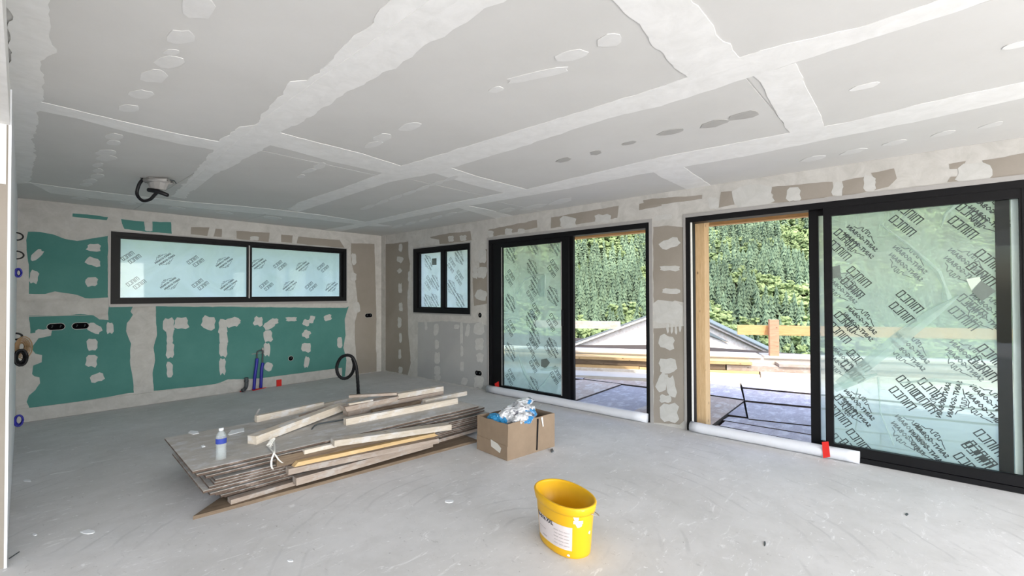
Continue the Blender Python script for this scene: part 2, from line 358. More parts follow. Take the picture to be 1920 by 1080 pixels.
def dots(pts, a, b, mat, rot=0, par=None, kind='c'):
    for x, y, s in pts: blob(kind, x, y, a*s, b*s, M[mat], par or ceiling, rot=rot, lift=.003)
for x, y, a, b in [(372,12,35,24),(340,69,26,13),(322,97,17,6),(317,116,27,12),(287,142,26,12),(265,176,22,8),(240,202,20,7),(215,256,18,6),(212,267,14,5),(198,286,20,5),(199,296,22,6),(183,309,11,4),(184,320,10,4),(182,330,13,4),(170,339,14,4),(163,346,12,3)]:
    blob('c', x, y, a, b, M['spotc'], ceiling)
for x, y, a, b in [(600,311,12,5),(580,320,13,3),(565,330,8,3),(768,237,20,7),(718,258,18,7),(700,271,18,5),(930,168,14,5)]:
    blob('c', x, y, a, b, M['spotc'], ceiling, rot=-.2)
for x, y, a, b in [(1071,104,32,9),(1140,76,24,12),(1010,140,60,7),(1258,247,27,5),(1340,231,28,6),(1395,216,28,7),(1117,286,11,4),(1179,268,16,3),(1057,300,15,4)]:
    blob('c', x, y, a, b, M['spotd'] if y > 200 else M['spotc'], ceiling, rot=-.2)
for i in range(7): blob('c', 690+i*26, 388-i*9, 14, 3.2, M['spotc'], ceiling, rot=-.3)
for i in range(6): blob('c', 745+i*25, 424-i*5.6, 11, 2.2, M['spotc'], ceiling, rot=-.25)
for x, y in [(945,396),(1000,388),(1050,378),(1525,297),(1600,284),(1680,267),(1770,250),(1860,234)]: blob('c', x, y, 24, 4, M['spotc'], ceiling, rot=-.22)
for x, y in [(1620,162),(1905,85)]: blob('c', x, y, 26, 5, M['fillc'], ceiling, rot=-.25)
for i in range(5): blob('c', 150+i*90, 372+i*9, 16, 2.5, M['spotc'], ceiling, rot=.1)
# ---- back wall boards showing through the filler
B1 = (0, 380, 2.571); B2 = (440, 380, 2.842)
def brd(pxs, mat, crop, amp=.010, par=None, kind='b'): return region(kind, pxs, M[mat], par or wall_back, 'plasterboard', .001, amp, crop)
brd([(135,140),(195,142),(250,150),(310,175),(370,185),(430,175),(475,168),(520,160),(520,458),(410,462),(370,445),(265,428),(220,440),(140,440),(138,300),(128,230),(125,180)], 'teal', B1, .006)
brd([(140,545),(300,545),(390,537),(450,543),(480,562),(522,566),(522,502),(640,502),(628,525),(640,540),(612,580),(610,620),(630,680),(625,760),(640,840),(645,915),(470,945),(300,970),(145,990),(130,960),(140,930),(170,905),(192,870),(190,842),(165,838),(155,825),(160,785),(200,770),(202,735),(170,728),(150,700),(185,655),(245,640),(248,622),(200,622),(148,630)], 'teal', B1, .006)
brd([(750,500),(1234,503),(1400,505),(1668,507),(1680,500),(1662,560),(1665,640),(1655,700),(1670,760),(1662,850),(1520,855),(1334,846),(1234,848),(1100,852),(1020,880),(880,893),(740,907),(735,820),(748,760),(740,700),(755,640)], 'teal', B1, .006)
brd([(348,52),(440,58),(520,70),(515,85),(440,78),(350,68)], 'teal', B1, .006)
brd([(583,80),(695,92),(700,135),(735,138),(735,92),(825,95),(828,150),(700,140),(600,128)], 'teal', B1, .006)
brd([(920,118),(1010,120),(1000,160),(920,152)], 'wallboard', B1, .005); brd([(1040,125),(1070,128),(1068,165),(1030,163)], 'wallboard', B1, .005)
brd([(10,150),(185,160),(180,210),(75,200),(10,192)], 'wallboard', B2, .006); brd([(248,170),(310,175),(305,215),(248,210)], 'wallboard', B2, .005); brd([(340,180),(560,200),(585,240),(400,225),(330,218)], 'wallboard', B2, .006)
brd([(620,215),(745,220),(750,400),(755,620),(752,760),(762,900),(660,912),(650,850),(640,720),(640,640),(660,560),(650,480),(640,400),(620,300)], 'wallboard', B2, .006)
for x, y, a, b, r in [(450,217,30,17,.1),(448,285,32,18,.25),(442,382,28,20,0),(178,252,34,15,-.7),(165,358,20,28,.1),(455,606,32,20,.6),(445,685,24,25,0),(440,763,26,28,0),(467,845,30,20,-.3),(530,604,16,25,0),
                      (875,582,32,25,0),(1003,580,32,28,.2),(1120,575,34,20,-.2),(812,590,26,32,0),(818,645,16,38,0),(820,710,17,36,0),(817,805,14,34,0),(1075,600,20,34,0),(1077,650,18,32,0),(1075,705,18,36,0),(1072,790,15,36,0),(716,118,16,20,0),(210,622,40,12,-.05)]:
    blob('b', x, y, a, b, M['spot'], wall_back, B1, r, sq=1)
for x, y, a, b, r in [(5,635,20,22,.3),(125,632,22,22,.2),(185,650,32,20,-.6),(212,632,18,14,0),(178,710,22,28,0),(173,780,16,34,0),(180,872,20,22,.4),(302,620,27,11,0),(380,640,16,16,.3),(410,622,13,20,.5),(495,613,20,14,-.2),(382,698,19,20,.5),(381,772,23,22,.2),(384,850,12,28,.1),(560,745,12,26,0),(635,300,12,30,0),(632,395,14,20,0),(650,560,16,26,0),(105,190,24,10,0)]:
    blob('b', x, y, a, b, M['spot'], wall_back, B2, r, sq=1)
mb = MB(); mb.box((.2, WY-.012, 1.345), (W1[0]-.03, WY, 1.352)); mb.box((.2, WY-.010, 1.168), (W1[0]-.03, WY, 1.174)); mb.obj('joint_ridge', M['fill'], wall_back)
def base_strip(x0, x1, y0, y1):
    mb = MB(); mb.box((x0, WY-.014, 0.006), (x1, WY, .155)); return mb
base_strip(.2, 4.0, 0, 0).obj('baseboard_back', M['fill'], wall_back)
# ---- window wall boards
R2 = (600, 380, 4.5); R3 = (620, 600, 5.647); C5 = (900, 400, 2.5725); Z2 = (560, 0, 2.3485)
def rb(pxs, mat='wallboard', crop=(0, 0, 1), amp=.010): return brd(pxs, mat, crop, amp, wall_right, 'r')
rb([(721,458),(765,453),(766,480),(769,495),(767,520),(764,560),(765,590),(765,620),(768,650),(770,680),(765,703),(721,694)])
rb([(784,604),(840,602),(880,606),(898,604),(915,612),(915,732),(783,706)], 'wallboard_cool')
rb([(930,290),(1060,262),(1270,240),(1280,318),(1080,345),(1010,352),(1005,312),(935,302)], crop=R2, amp=.006)
rb([(1345,405),(1420,390),(1420,850),(1300,870),(1288,640),(1290,560),(1345,545)], crop=R2, amp=.008)
rb([(835,1012),(1050,968),(1052,1002),(835,1046)], crop=Z2, amp=.008); rb([(1112,958),(1410,905),(1405,960),(1110,1006)], crop=Z2, amp=.008)
rb([(1500,897),(1597,880),(1597,905),(1500,925)], crop=Z2, amp=.008)
rb([(15,965),(60,958),(300,940),(298,960),(130,982),(20,992)], crop=A3, amp=.006); rb([(390,925),(452,922),(455,985),(380,1002)], crop=A3, amp=.006)
rb([(600,905),(930,875),(935,945),(800,965),(625,980),(640,940)], crop=A3, amp=.008); rb([(975,872),(1100,850),(1095,925),(975,945)], crop=A3, amp=.006)
rb([(1115,835),(1225,812),(1238,860),(1200,900),(1125,918),(1140,880)], crop=A3, amp=.006); rb([(1490,790),(1570,778),(1556,815),(1495,815)], crop=A3, amp=.005); rb([(1650,775),(1900,730),(1900,840),(1480,878),(1500,852),(1690,848)], crop=A3, amp=.006)
rb([(836,66),(905,60),(985,68),(985,430),(940,420),(900,440),(838,430)], crop=C5, amp=.008)
rb([(838,555),(985,545),(985,1000),(960,1020),(838,1008)], crop=C5, amp=.008)
rb([(742,372),(800,363),(860,358),(858,364),(745,380)], amp=.004)
for x, y, a, b, r in [(680,380,14,30,.1),(675,480,24,24,.3),(672,575,18,16,-.8),(677,720,15,36,0),(682,880,15,32,-.1),(672,1010,15,40,0),(752,620,9,40,0),(750,780,10,34,0),(1105,305,22,24,0),(1208,298,26,22,0),(1370,450,30,52,0),(1370,590,35,45,.2),(1360,780,42,42,.4),(1310,590,20,45,0),(860,330,30,16,-.4)]:
    blob('r', x, y, a, b, M['spot'], wall_right, R2, r, sq=1)
for x, y, a, b, r in [(740,190,13,46,0),(733,360,13,46,0),(740,530,20,34,.1),(1010,60,12,40,-.1),(1117,100,26,56,.05),(1125,260,18,44,0),(1128,400,28,56,.05),(1130,535,30,44,0),(1135,610,30,26,0),(1335,72,26,22,0),(1385,140,14,100,0),(1390,330,13,50,0),(1393,490,18,44,0),(1415,650,32,34,.3),(1450,110,20,60,.2),(1575,255,44,54,0),(1580,400,36,46,0),(1570,660,50,56,.2),(1570,90,50,60,0)]:
    blob('r', x, y, a, b, M['spot'], wall_right, R3, r, sq=1)
for x, y, a, b, r in [(845,1030,12,14,0),(925,1020,14,14,0),(980,1018,14,10,0),(1185,980,32,24,0),(1340,962,30,18,0)]: blob('r', x, y, a, b, M['spot'], wall_right, Z2, r, sq=1)
for x, y, a, b, r in [(740,938,32,32,0),(955,912,22,34,.3),(1105,885,28,36,0),(355,980,24,26,0),(1610,828,80,42,-.1),(540,945,90,50,-.1)]: blob('r', x, y, a, b, M['spot'], wall_right, A3, r, sq=1)
for x, y, a, b, r in [(915,145,42,22,-.35),(915,265,40,12,0),(922,375,42,12,0),(905,480,68,52,0),(902,620,36,30,.3),(905,735,38,34,-.2),(880,815,22,44,.3),(922,835,20,44,-.1),(895,895,26,18,.1),(912,962,42,44,0),(880,20,40,12,-.1)]:
    blob('r', x, y, a, b, M['spot'], wall_right, C5, r, sq=1)
for x in (905, 925, 945, 965): blob('r', x, 555+random.uniform(-8, 8), 6, 24, M['spot'], wall_right, C5)
# inside corner tape
mb = MB(); mb.box((WX-.10, WY-.004, 0), (WX-.004, WY, H)); mb.box((WX-.004, WY-.14, 0), (WX, WY-.0, H)); mb.obj('joint_strip', M['fill'], wall_right)
# ------------------------------------------------------------------ film print
def ribbon(mb, pts, w):
    for a, b in zip(pts, pts[1:]):
        a, b = Vector((*a, 0)), Vector((*b, 0)); d = (b-a).normalized(); n = Vector((-d.y, d.x, 0))*w/2; e = d*w/2
        mb.add([a-e-n, b+e-n, b+e+n, a-e+n], [(0, 1, 2, 3)])
def glyphs():
    """the round-shouldered five-letter word, mirrored because it is read through the pane"""
    st = []
    L = [([(0,0),(0,1),(1.0,1),(1.0,0)], [(.5,1),(.5,0)]), ([(0,0),(0,1)],), ([(0,0),(0,1),(.55,1),(.55,0)],), ([(.6,1),(0,1),(0,0),(.6,0)],), ([(0,0),(0,1),(.6,1),(.6,0),(0,0)],)]
    x = 0
    for l in L:
        w = max(p[0] for s in l for p in s)
        for s in l: st.append([(x+p[0], p[1]) for p in s])
        x += w+.32
    return st, x-.32
GST, GW = glyphs()
def word_mesh(two=True):
    mb = MB(); h = .062
    for line, dx in ((0, .0), (1, .045)):
        for s in GST: ribbon(mb, [(-(p[0]-GW/2)*h*.82+dx-.02, p[1]*h-(.085 if line else -.018)) for p in s], .0085)
    return mb.mesh('printed_word', M['ink'])
def text_mesh(body, size, bold=0.):
    cu = bpy.data.curves.new('t', 'FONT'); cu.body = body; cu.size = size; cu.align_x = 'CENTER'; cu.offset = bold; cu.resolution_u = 1; cu.fill_mode = 'FRONT'
    ob = bpy.data.objects.new('t', cu); COL.objects.link(ob); bpy.context.view_layer.update()
    me = bpy.data.meshes.new_from_object(ob.evaluated_get(bpy.context.evaluated_depsgraph_get()))
    v = [tuple(q.co) for q in me.vertices]; f = [tuple(q.vertices) for q in me.polygons]; bpy.data.objects.remove(ob); return v, f
TV, TF = text_mesh('SAINT-GOBAIN', .046, .0018)
SKY = [(-.10,0),(-.06,.018),(-.045,.03),(-.03,.035),(-.028,.015),(-.012,.016),(-.01,.05),(.006,.056),(.008,.02),(.018,.02),(.02,.064),(.036,.05),(.038,.015),(.055,.02),(.06,.05),(.075,.035),(.09,.008),(.12,0)]
def logo_mesh():
    mb = MB()
    mb.add([(-x, y+.016, 0) for x, y, z in TV], TF); ribbon(mb, [(-x, y*.8+.062) for x, y in SKY], .006)
    mb.add([(-x+.03, y-.046, 0) for x, y, z in TV], TF); ribbon(mb, [(-x+.03, -.062-y*.8) for x, y in SKY], .006)
    return mb.mesh('printed_logo', M['ink'])
ME_W, ME_L = word_mesh(), logo_mesh()
ME_W2, ME_L2 = ME_W.copy(), ME_L.copy()
for q in (ME_W2, ME_L2): q.materials.clear(); q.materials.append(M['inkpale'])
def put_print(kind, P, par, ang, which, pale=False, s=1.):
    me = {('M', 0): ME_W, ('S', 0): ME_L, ('M', 1): ME_W2, ('S', 1): ME_L2}[(which, int(pale))]
    o = bpy.data.objects.new('printed_word' if which == 'M' else 'printed_logo', me)
    if kind == 'b': A, Bv, C = Vector((1, 0, 0)), Vector((0, 0, 1)), Vector((0, -1, 0))
    else: A, Bv, C = Vector((0, -1, 0)), Vector((0, 0, 1)), Vector((-1, 0, 0))
    R_ = Matrix((A, Bv, C)).transposed().to_4x4() @ Matrix.Rotation(ang, 4, 'Z') @ Matrix.Scale(s, 4)
    R_.translation = P; link(o, par); o.matrix_basis = R_; return o
# ------------------------------------------------------------------ windows
def bar(mb, kind, u0, u1, z0, z1, d0, d1):
    if kind == 'b': mb.box((min(u0, u1), WY+d0, z0), (max(u0, u1), WY+d1, z1))
    else: mb.box((WX+d0, min(u0, u1), z0), (WX+d1, max(u0, u1), z1))
def rect_frame(mb, kind, u0, u1, z0, z1, wl, wr, wb, wt, d0, d1):
    bar(mb, kind, u0, u0+wl, z0, z1, d0, d1); bar(mb, kind, u1-wr, u1, z0, z1, d0, d1)
    bar(mb, kind, u0+wl, u1-wr, z0, z0+wb, d0, d1); bar(mb, kind, u0+wl, u1-wr, z1-wt, z1, d0, d1)
def sheet_(mb, kind, a, b, c, d, off):
    """a sheet of film, one face thick, gently rippled"""
    NX, NZ = 40, 16; vs_ = []
    for i in range(NX+1):
        for j in range(NZ+1):
            u, z = a+(b-a)*i/NX, c+(d-c)*j/NZ; w = 0 if i in (0, NX) or j in (0, NZ) else .0012*noise.noise(Vector((u*3, z*3, 5)))+.0008*noise.noise(Vector((u*9, z*2, 1)))
            vs_.append((u, WY+off+abs(w), z) if kind == 'b' else (WX+off+abs(w), u, z))
    mb.add(vs_, [(i*(NZ+1)+j, (i+1)*(NZ+1)+j, (i+1)*(NZ+1)+j+1, i*(NZ+1)+j+1) for i in range(NX) for j in range(NZ)])
# long window
u0, u1, z0, z1 = W1
mb = MB(); rect_frame(mb, 'b', u0, u1, z0, z1, .055, .055, .06, .055, -.012, .07); win1 = mb.obj('window_1', M['black'], kind='structure')
def sash(kind, a, b, c, d, w, d0, par, filmmat, glassd, name='sash'):
    mb = MB(); rect_frame(mb, kind, a, b, c, d, w[0], w[1], w[2], w[3], d0, d0+.04); s_ = mb.obj(name, M['black'], par)
    mb = MB(); bar(mb, kind, a+w[0], b-w[1], c+w[2], d-w[3], glassd, glassd+.004); mb.obj('glass_pane', M['glass'], s_)
    return s_
mid = xat(467)
sa = sash('b', u0+.045, mid+.012, z0+.05, z1-.045, (.05, .035, .03, .035), .012, win1, None, .03)
sb = sash('b', mid+.004, u1-.045, z0+.05, z1-.045, (.045, .045, .03, .035), .032, win1, None, .05)
mb = MB(); bar(mb, 'b', mid-.005, mid+.012, z0+.05, z1-.05, .002, .014); mb.obj('glazing_bead', M['grey'], win1)
mb = MB(); rect_frame(mb, 'b', u0-.016, u1+.016, z0-.02, z1+.016, .018, .018, .022, .018, -.006, .03); mb.obj('window_trim', M['grey'], win1)
mb = MB(); bar(mb, 'b', u0-.01, u1+.01, z0-.035, z0-.018, -.03, .0); mb.obj('window_sill', M['grey'], win1)
mb = MB(); sheet_(mb, 'b', u0+.05, u1-.05, z0+.04, z1-.04, .085); fm = mb.obj('protective_film', M['filmwhite'], win1)
P1 = (210, 440, 7.385); P2 = (460, 460, 9.816); FY = WY+.0835
def pp(kind, x, y, crop, D):
    fx, fy = crop[0]+x/crop[2], crop[1]+y/crop[2]
    return bw(fx, fy, D) if kind == 'b' else rw(fx, fy, D)
for w_, x, y, c in [('M',262,315,P1),('M',1155,368,P1),('M',332,668,P1),('M',1222,688,P1),('S',722,345,P1),('S',1548,390,P1),('S',795,682,P1),('S',1608,700,P1),
                 ('S',235,345,P2),('S',1045,392,P2),('S',810,750,P2),('S',1580,770,P2),('M',638,368,P2),('M',1428,410,P2),('M',385,740,P2),('M',1208,755,P2)]:
    put_print('b', pp('b', x, y, c, FY), win1, .70, w_, False, .70)
# small window in the window wall
u0, u1, z0, z1 = W2
mb = MB(); rect_frame(mb, 'r', u0, u1, z0, z1, .05, .09, .07, .06, -.012, .07); win2 = mb.obj('window_2', M['black'], kind='structure')
m1 = yat(822); m2 = yat(830)
sash('r', u0+.03, yat(829), z0+.05, z1-.045, (.04, .04, .045, .045), .03, win2, None, .05)
sash('r', yat(829)-.02, u1-.07, z0+.05, z1-.045, (.07, .07, .045, .045), .01, win2, None, .03)
mb = MB(); rect_frame(mb, 'r', u0-.025, u1+.016, z0-.022, z1+.02, .027, .018, .024, .022, -.006, .03); mb.obj('window_trim', M['grey'], win2)
mb = MB(); sheet_(mb, 'r', u0+.05, u1-.05, z0+.04, z1-.04, .085); mb.obj('protective_film', M['filmblue'], win2)
P3 = (770, 440, 7.2)
for w_, x, y in [('S',235,370),('M',240,650),('S',325,640),('S',225,900),('M',655,580),('M',550,410),('S',650,290),('S',550,710),('S',660,890),('S',320,890)]:
    put_print('r', pp('r', x, y, P3, WX+.0835), win2, -.85, w_, True, .85)
mb = MB(); p = pp('r', 318, 365, P3, WX+.083); mb.box((p.x, p.y-.06, p.z-.055), (p.x+.0008, p.y+.06, p.z+.055)); mb.obj('sticker', M['sticker'], win2)
# sliding door 1
u0, u1, z0, z1 = D1
mb = MB(); rect_frame(mb, 'r', u0, u1, z0+.0, z1, .045, .05, .045, .06, .0, .13); door1 = mb.obj('door_1', M['black'], kind='structure')
mb = MB(); rect_frame(mb, 'r', u0-.035, u1+.02, z0+.0, z1+.035, .036, .022, .0001, .036, -.008, .02); mb.obj('door_trim', M['grey'], door1)
g0, g1 = yat(1051), yat(939.5)
s1 = sash('r', yat(1064), u1-.03, .05, z1-.05, (g0-yat(1064), u1-.03-g1, .07, .075), .02, door1, None, .04, 'sliding_sash')
mb = MB(); bar(mb, 'r', yat(1069), yat(1062), .05, z1-.05, .07, .11); s2 = mb.obj('sliding_sash', M['black'], door1)
mb = MB(); bar(mb, 'r', g0-.03, g0-.012, 1.0, 1.2, .002, .02); mb.obj('door_handle', M['blackp'], s1)
mb = MB(); bar(mb, 'r', g0-.004, g0+.004, .12, z1-.12, .012, .02); bar(mb, 'r', g1, g1+.006, .12, z1-.12, .012, .02); mb.obj('glazing_bead', M['grey'], s1)
mb = MB(); sheet_(mb, 'r', g0-.02, g1+.02, .1, z1-.1, .085); f1 = mb.obj('protective_film', M['filmgreen'], door1)
D1P = [('S',148,192,0),('S',252,150,1),('S',355,155,1),('M',145,310,0),('S',145,430,0),('M',148,555,0),('S',145,665,0),('M',147,790,0),('S',250,262,0),('S',268,345,0),('M',248,385,1),('M',265,475,0),('S',245,520,0),
       ('S',262,595,0),('M',250,640,0),('M',262,725,0),('S',258,832,0),('M',352,265,0),('S',350,395,0),('M',348,525,0),('S',348,645,0),('M',365,780,0),('M',335,650,1)]
for w_, x, y, pl in D1P: put_print('r', pp('r', x, y, C5, WX+.0835), door1, -.95, w_, pl, .80)
def rpatch(pts, mat, par, name, D, crop, th=.0012):
    P = [pp('r', x, y, crop, D) for x, y in pts]; mb = MB(); mb.prism(P, (th, 0, 0)); return mb.obj(name, mat, par)
def fold(path, w, par, D, crop, mat='fold'):
    """a raised crease of loose film: a thin ridged ribbon"""
    P = [pp('r', x, y, crop, D) for x, y in path]; mb = MB()
    for i, (a, b) in enumerate(zip(P, P[1:])):
        d = (b-a).normalized(); n = Vector((0, -d.z, d.y)); wa, wb = w[i], w[i+1]; up = Vector((-.012, 0, 0))
        mb.add([a-n*wa, a+up, a+n*wa, b-n*wb, b+up, b+n*wb], [(0, 1, 4, 3), (1, 2, 5, 4)])
    return mb.obj('film_crease', M[mat], par)
rpatch([(295,705),(322,700),(337,720),(318,748),(294,738)], M['sticker'], door1, 'sticker', WX+.081, C5)
fold([(182,680),(215,770),(250,830),(278,860)], (.01, .03, .02, .005), door1, WX+.080, C5)
fold([(380,745),(330,750),(292,755)], (.012, .03, .01), door1, WX+.080, C5)
fold([(180,390),(215,320),(260,298),(315,295),(316,400)], (.004, .01, .01, .01, .004), door1, WX+.080, C5)
fold([(345,770),(310,820),(285,840)], (.006, .02, .006), door1, WX+.080, C5)
rpatch([(300,300),(312,300),(310,402),(285,402),(270,345)], M['fold'], door1, 'film_crease', WX+.082, C5)
rpatch([(70,822),(90,810),(92,836),(75,838)], M['red'], door1, 'red_tape', WX-.004, C5)
# sliding door 2
u0, u1, z0, z1 = D2
mb = MB(); rect_frame(mb, 'r', u0, u1, z0, z1, .05, .05, .04, .055, .0, .14); door2 = mb.obj('door_2', M['black'], kind='structure')
mb = MB(); rect_frame(mb, 'r', u0, u1+.02, z0, z1+.035, .001, .022, .0001, .036, -.008, .02); mb.obj('door_trim', M['grey'], door2)
mb = MB(); bar(mb, 'r', yat(1297), yat(1293), .04, z1-.05, .004, .03); mb.obj('glazing_bead', M['strap'], door2)
s3 = MB(); rect_frame(s3, 'r', u0+.03, yat(1515), .03, z1-.03, .06, yat(1515)-yat(1533), .08, .075, .07, .12); s3 = s3.obj('sliding_sash', M['black'], door2)
s4 = sash('r', u0+.03, yat(1545), .045, z1-.04, (.032, yat(1545)-yat(1560), .075, .085), .005, door2, None, .03, 'sliding_sash')
mb = MB(); bar(mb, 'r', yat(1896, WX+.047), yat(1868, WX+.047), .12, z1-.12, .047, .06); mb.obj('meeting_stile', M['black'], door2)
mb = MB(); bar(mb, 'r', yat(1914, WX+.047), yat(1898, WX+.047), .12, z1-.12, .047, .06); mb.obj('glazing_bead', M['white'], door2)
mb = MB(); sheet_(mb, 'r', u0+.08, yat(1561)+.02, .085, z1-.085, .062); f2 = mb.obj('protective_film', M['filmgreen'], door2)
mb = MB(); sheet_(mb, 'r', yat(1548), yat(1530), .085, z1-.085, .092); mb.obj('protective_film', M['filmgreen'], door2)
C7 = (1520, 340, 1.8)
for w_, x, y, pl in [('M',322,128,0),('M',528,132,0),('S',600,112,0),('S',162,200,0),('M',108,212,0),('S',322,272,1),('S',515,285,1),('M',592,290,0),('M',152,340,0),('S',108,352,1),('M',322,424,0),('S',160,475,0),('M',108,492,0),
                     ('M',530,440,1),('S',590,440,1),('M',152,622,0),('S',110,612,1),('S',330,570,1),('S',520,600,1),('M',600,612,0),('M',322,712,0),('M',395,722,0),('S',590,752,0),('S',152,760,0),('M',108,772,0),('S',392,880,0),('S',330,850,1),('M',548,940,0),('M',590,900,0),('M',150,890,0),('M',95,905,1)]:
    put_print('r', pp('r', x, y, C7, WX+.0605), door2, -.86, w_, pl, .92)
put_print('r', pp('r', 465, 742, C7, WX+.0605), door2, 1.35, 'S', False, .9)
fold([(100,690),(200,610),(300,530),(400,455),(500,385)], (.05, .045, .05, .04, .008), door2, WX+.052, C7)
fold([(80,700),(160,670),(225,650)], (.03, .03, .008), door2, WX+.050, C7)
fold([(235,145),(330,215),(430,305)], (.004, .012, .018), door2, WX+.054, C7)
fold([(430,305),(450,350),(462,400)], (.02, .012, .03), door2, WX+.054, C7)
fold([(490,75),(455,110),(440,155)], (.02, .01, .004), door2, WX+.054, C7)
fold([(228,660),(235,780),(280,890)], (.008, .004, .004), door2, WX+.055, C7)
fold([(300,680),(420,670),(560,690)], (.004, .015, .004), door2, WX+.055, C7)
st = rpatch([(543,372),(575,335),(626,370),(578,405)], M['sticker'], door2, 'sticker', WX+.050, C7)
rpatch([(525,330),(570,322),(575,335),(543,368)], M['strap'], door2, 'film_crease', WX+.051, C7)
rpatch([(70,290),(98,282),(102,320),(72,330)], M['sticker'], door2, 'sticker', WX+.050, C7)
rpatch([(38,880),(60,878),(66,930),(42,934)], M['red'], door2, 'red_tape', WX-.0835, C7, .002)
# foam sleeves lying along the thresholds
def sleeve(y0, y1, z, lab, r=.050):
    o = empty('threshold_sleeve', (WX-.030, (y0+y1)/2, .0), label=lab, category='protective sleeve')
    n = 16; pts = [(0, y0-(y0+y1)/2+(y1-y0)*i/n, r+.001+.0015*math.sin(i*1.7)) for i in range(n+1)]
    mb = MB(); mb.tube(pts, r, 14); mb.obj('foam_tube', M['sleeve'], o, True); return o
sleeve(2.27, 4.69, 0, 'white foam sleeve along the threshold of the door beside the small window')
sleeve(.42, 1.80, 0, 'white foam sleeve on the threshold of the large door, ending at the red tape')
# ------------------------------------------------------------------ outside
ext = MB(); ext.box((WX+T, -9, -.35), (13.2, 12, -.085)); deck = ext.obj('deck', M['deckbase'], kind='structure')
E1 = (1060, 560, 4.694); E2 = (1290, 560, 3.6); DZ = -.05
def dp(pts, crop, mat, z=0):
    z = DZ+z; P = [fl(crop[0]+x/crop[2], crop[1]+y/crop[2], z) for x, y in pts]; c = sum(P, Vector())/len(P); c.z = -.083
    P = [q+(Vector((c.x, c.y, q.z))-q).normalized()*.008 for q in P]; P = [Vector((max(q.x, WX+T+.01), q.y, z)) for q in P]
    mb = MB(); n = len(P); lo = [(q.x, q.y, -.083) for q in P]; mb.add(lo+P, [tuple(range(n, 2*n))], 0)
    mb.add(lo+P, [tuple(range(n))]+[(i, (i+1) % n, n+(i+1) % n, n+i) for i in range(n)], 1)
    o = mb.obj('deck_board', [M[mat], M['deckbase']], deck, org=c); o.location = c; return o
dp([(-100,602),(320,650),(150,705),(-100,690)], E1, 'deck2', .03); dp([(320,652),(735,682),(735,777),(500,750),(155,705)], E1, 'deck1', .022); dp([(-60,728),(150,710),(495,752),(55,905),(-90,900)], E1, 'deck1', .02)
dp([(505,752),(740,777),(900,800),(1000,1160),(500,1100),(60,908)], E1, 'deck2', 0); dp([(570,1004),(640,965),(745,928),(900,900),(900,1100)], E1, 'deck1', .014); dp([(-100,590),(735,628),(735,678),(320,648),(-100,600)], E1, 'deck2', .045)
dp([(100,500),(336,525),(342,555),(100,545)], E2, 'deck2', .06); dp([(100,552),(345,560),(376,680),(100,642)], E2, 'deck2', .042); dp([(60,642),(380,688),(150,862),(20,900)], E2, 'deck1', .03)
def ex(x, x0, y0, x1, y1): return y0+(y1-y0)*(x-x0)/(x1-x0)
XR = 2300
lines = [(342, 530, 806, 565), (365, 597, 806, 637), (382, 686, 806, 726), (405, 810, 806, 853), (250, 822, 806, 912), (190, 852, 806, 967), (130, 880, 806, 1015)]
for i in range(3):
    l0, l1 = lines[i], lines[i+1]
    for xa, xb in ((None, 1150), (1150, XR)):
        p0 = (l0[0], l0[1]) if xa is None else (xa, ex(xa, *l0)); p3 = (l1[0], l1[1]) if xa is None else (xa-20, ex(xa-20, *l1))
        dp([p0, (xb, ex(xb, *l0)), (xb-20, ex(xb-20, *l1)), p3], E2, 'deck2', .065-.022*i)
dp([(375,702),(396,800),(268,782)], E2, 'deck2', .012)
for i in (3, 4, 5):
    l0, l1 = lines[i], lines[i+1]
    for xa, xb in (((270 if i == 3 else l0[0]), 1300), (1300, XR)):
        dp([(xa, ex(xa, *l0)), (xb, ex(xb, *l0)), (xb, ex(xb, *l1)), (xa-(40 if xa < 1000 else 0), ex(xa-40 if xa < 1000 else xa, *l1))], E2, 'deck1' if i == 5 else 'deck2', .010-.008*(i-3))
# parapet kerb with loose boards stacked along it
pa, pb = Vector((7.07, 4.86, 0)), Vector((8.67, 1.42, 0)); pd = (pb-pa).normalized(); pn = Vector((pd.y, -pd.x, 0))
if pn.x < 0: pn = -pn
ang = math.atan2(pd.y, pd.x)
def along(name, s0, s1, d0, d1, z0, z1, mat, parent=None, **k):
    mb = MB(); L = (s1-s0)/2; mb.box((-L, d0, z0), (L, d1, z1)); c = pa+pd*((s0+s1)/2)
    o = mb.obj(name, M[mat], parent, **k); o.location = c; o.rotation_euler = (0, 0, ang); return o
sg = -1 if (Matrix.Rotation(ang, 3, 'Z') @ Vector((0, 1, 0))).dot(pn) < 0 else 1
def al(name, s0, s1, a, b, *r, **k):
    d0, d1 = sorted((a*sg, b*sg)); return along(name, s0, s1, d0, d1, *r, **k)
al('parapet', -4, 9, .35, .75, -.1, .30, 'concrete', kind='structure')
al('kerb', -4, 9, -.55, .35, -.09, .02, 'concrete', kind='structure')
k_ = dict(category='board')
al('timber_board', -3, 3.1, -.05, .30, .02, .07, 'whitewood', label='whitish board lowest in the stack along the parapet outside the left door', **k_)
al('timber_board', 3.12, 8.5, -.02, .32, .02, .111, 'whitewood', label='whitish board lowest in the stack along the parapet outside the large door', **k_)
al('timber_board', -2.6, 1.2, .0, .30, .071, .115, 'woodyel', label='yellowish board in the parapet stack outside the left door', **k_)
al('timber_board', 1.21, 3.10, .02, .30, .071, .11, 'woodyel', label='short yellowish board in the parapet stack, behind the pier', **k_)
al('timber_board', -2.4, 2.6, .05, .32, .12, .21, 'woodbrown', label='brown beam in the parapet stack outside the left door', **k_)
al('timber_board', 2.62, 8.2, .05, .33, .112, .20, 'woodgrey', label='grey brown beam along the parapet outside the large door', **k_)
al('timber_board', 3.4, 8.0, .03, .33, .205, .25, 'woodgrey', label='weathered plank topping the stack outside the large door', **k_)
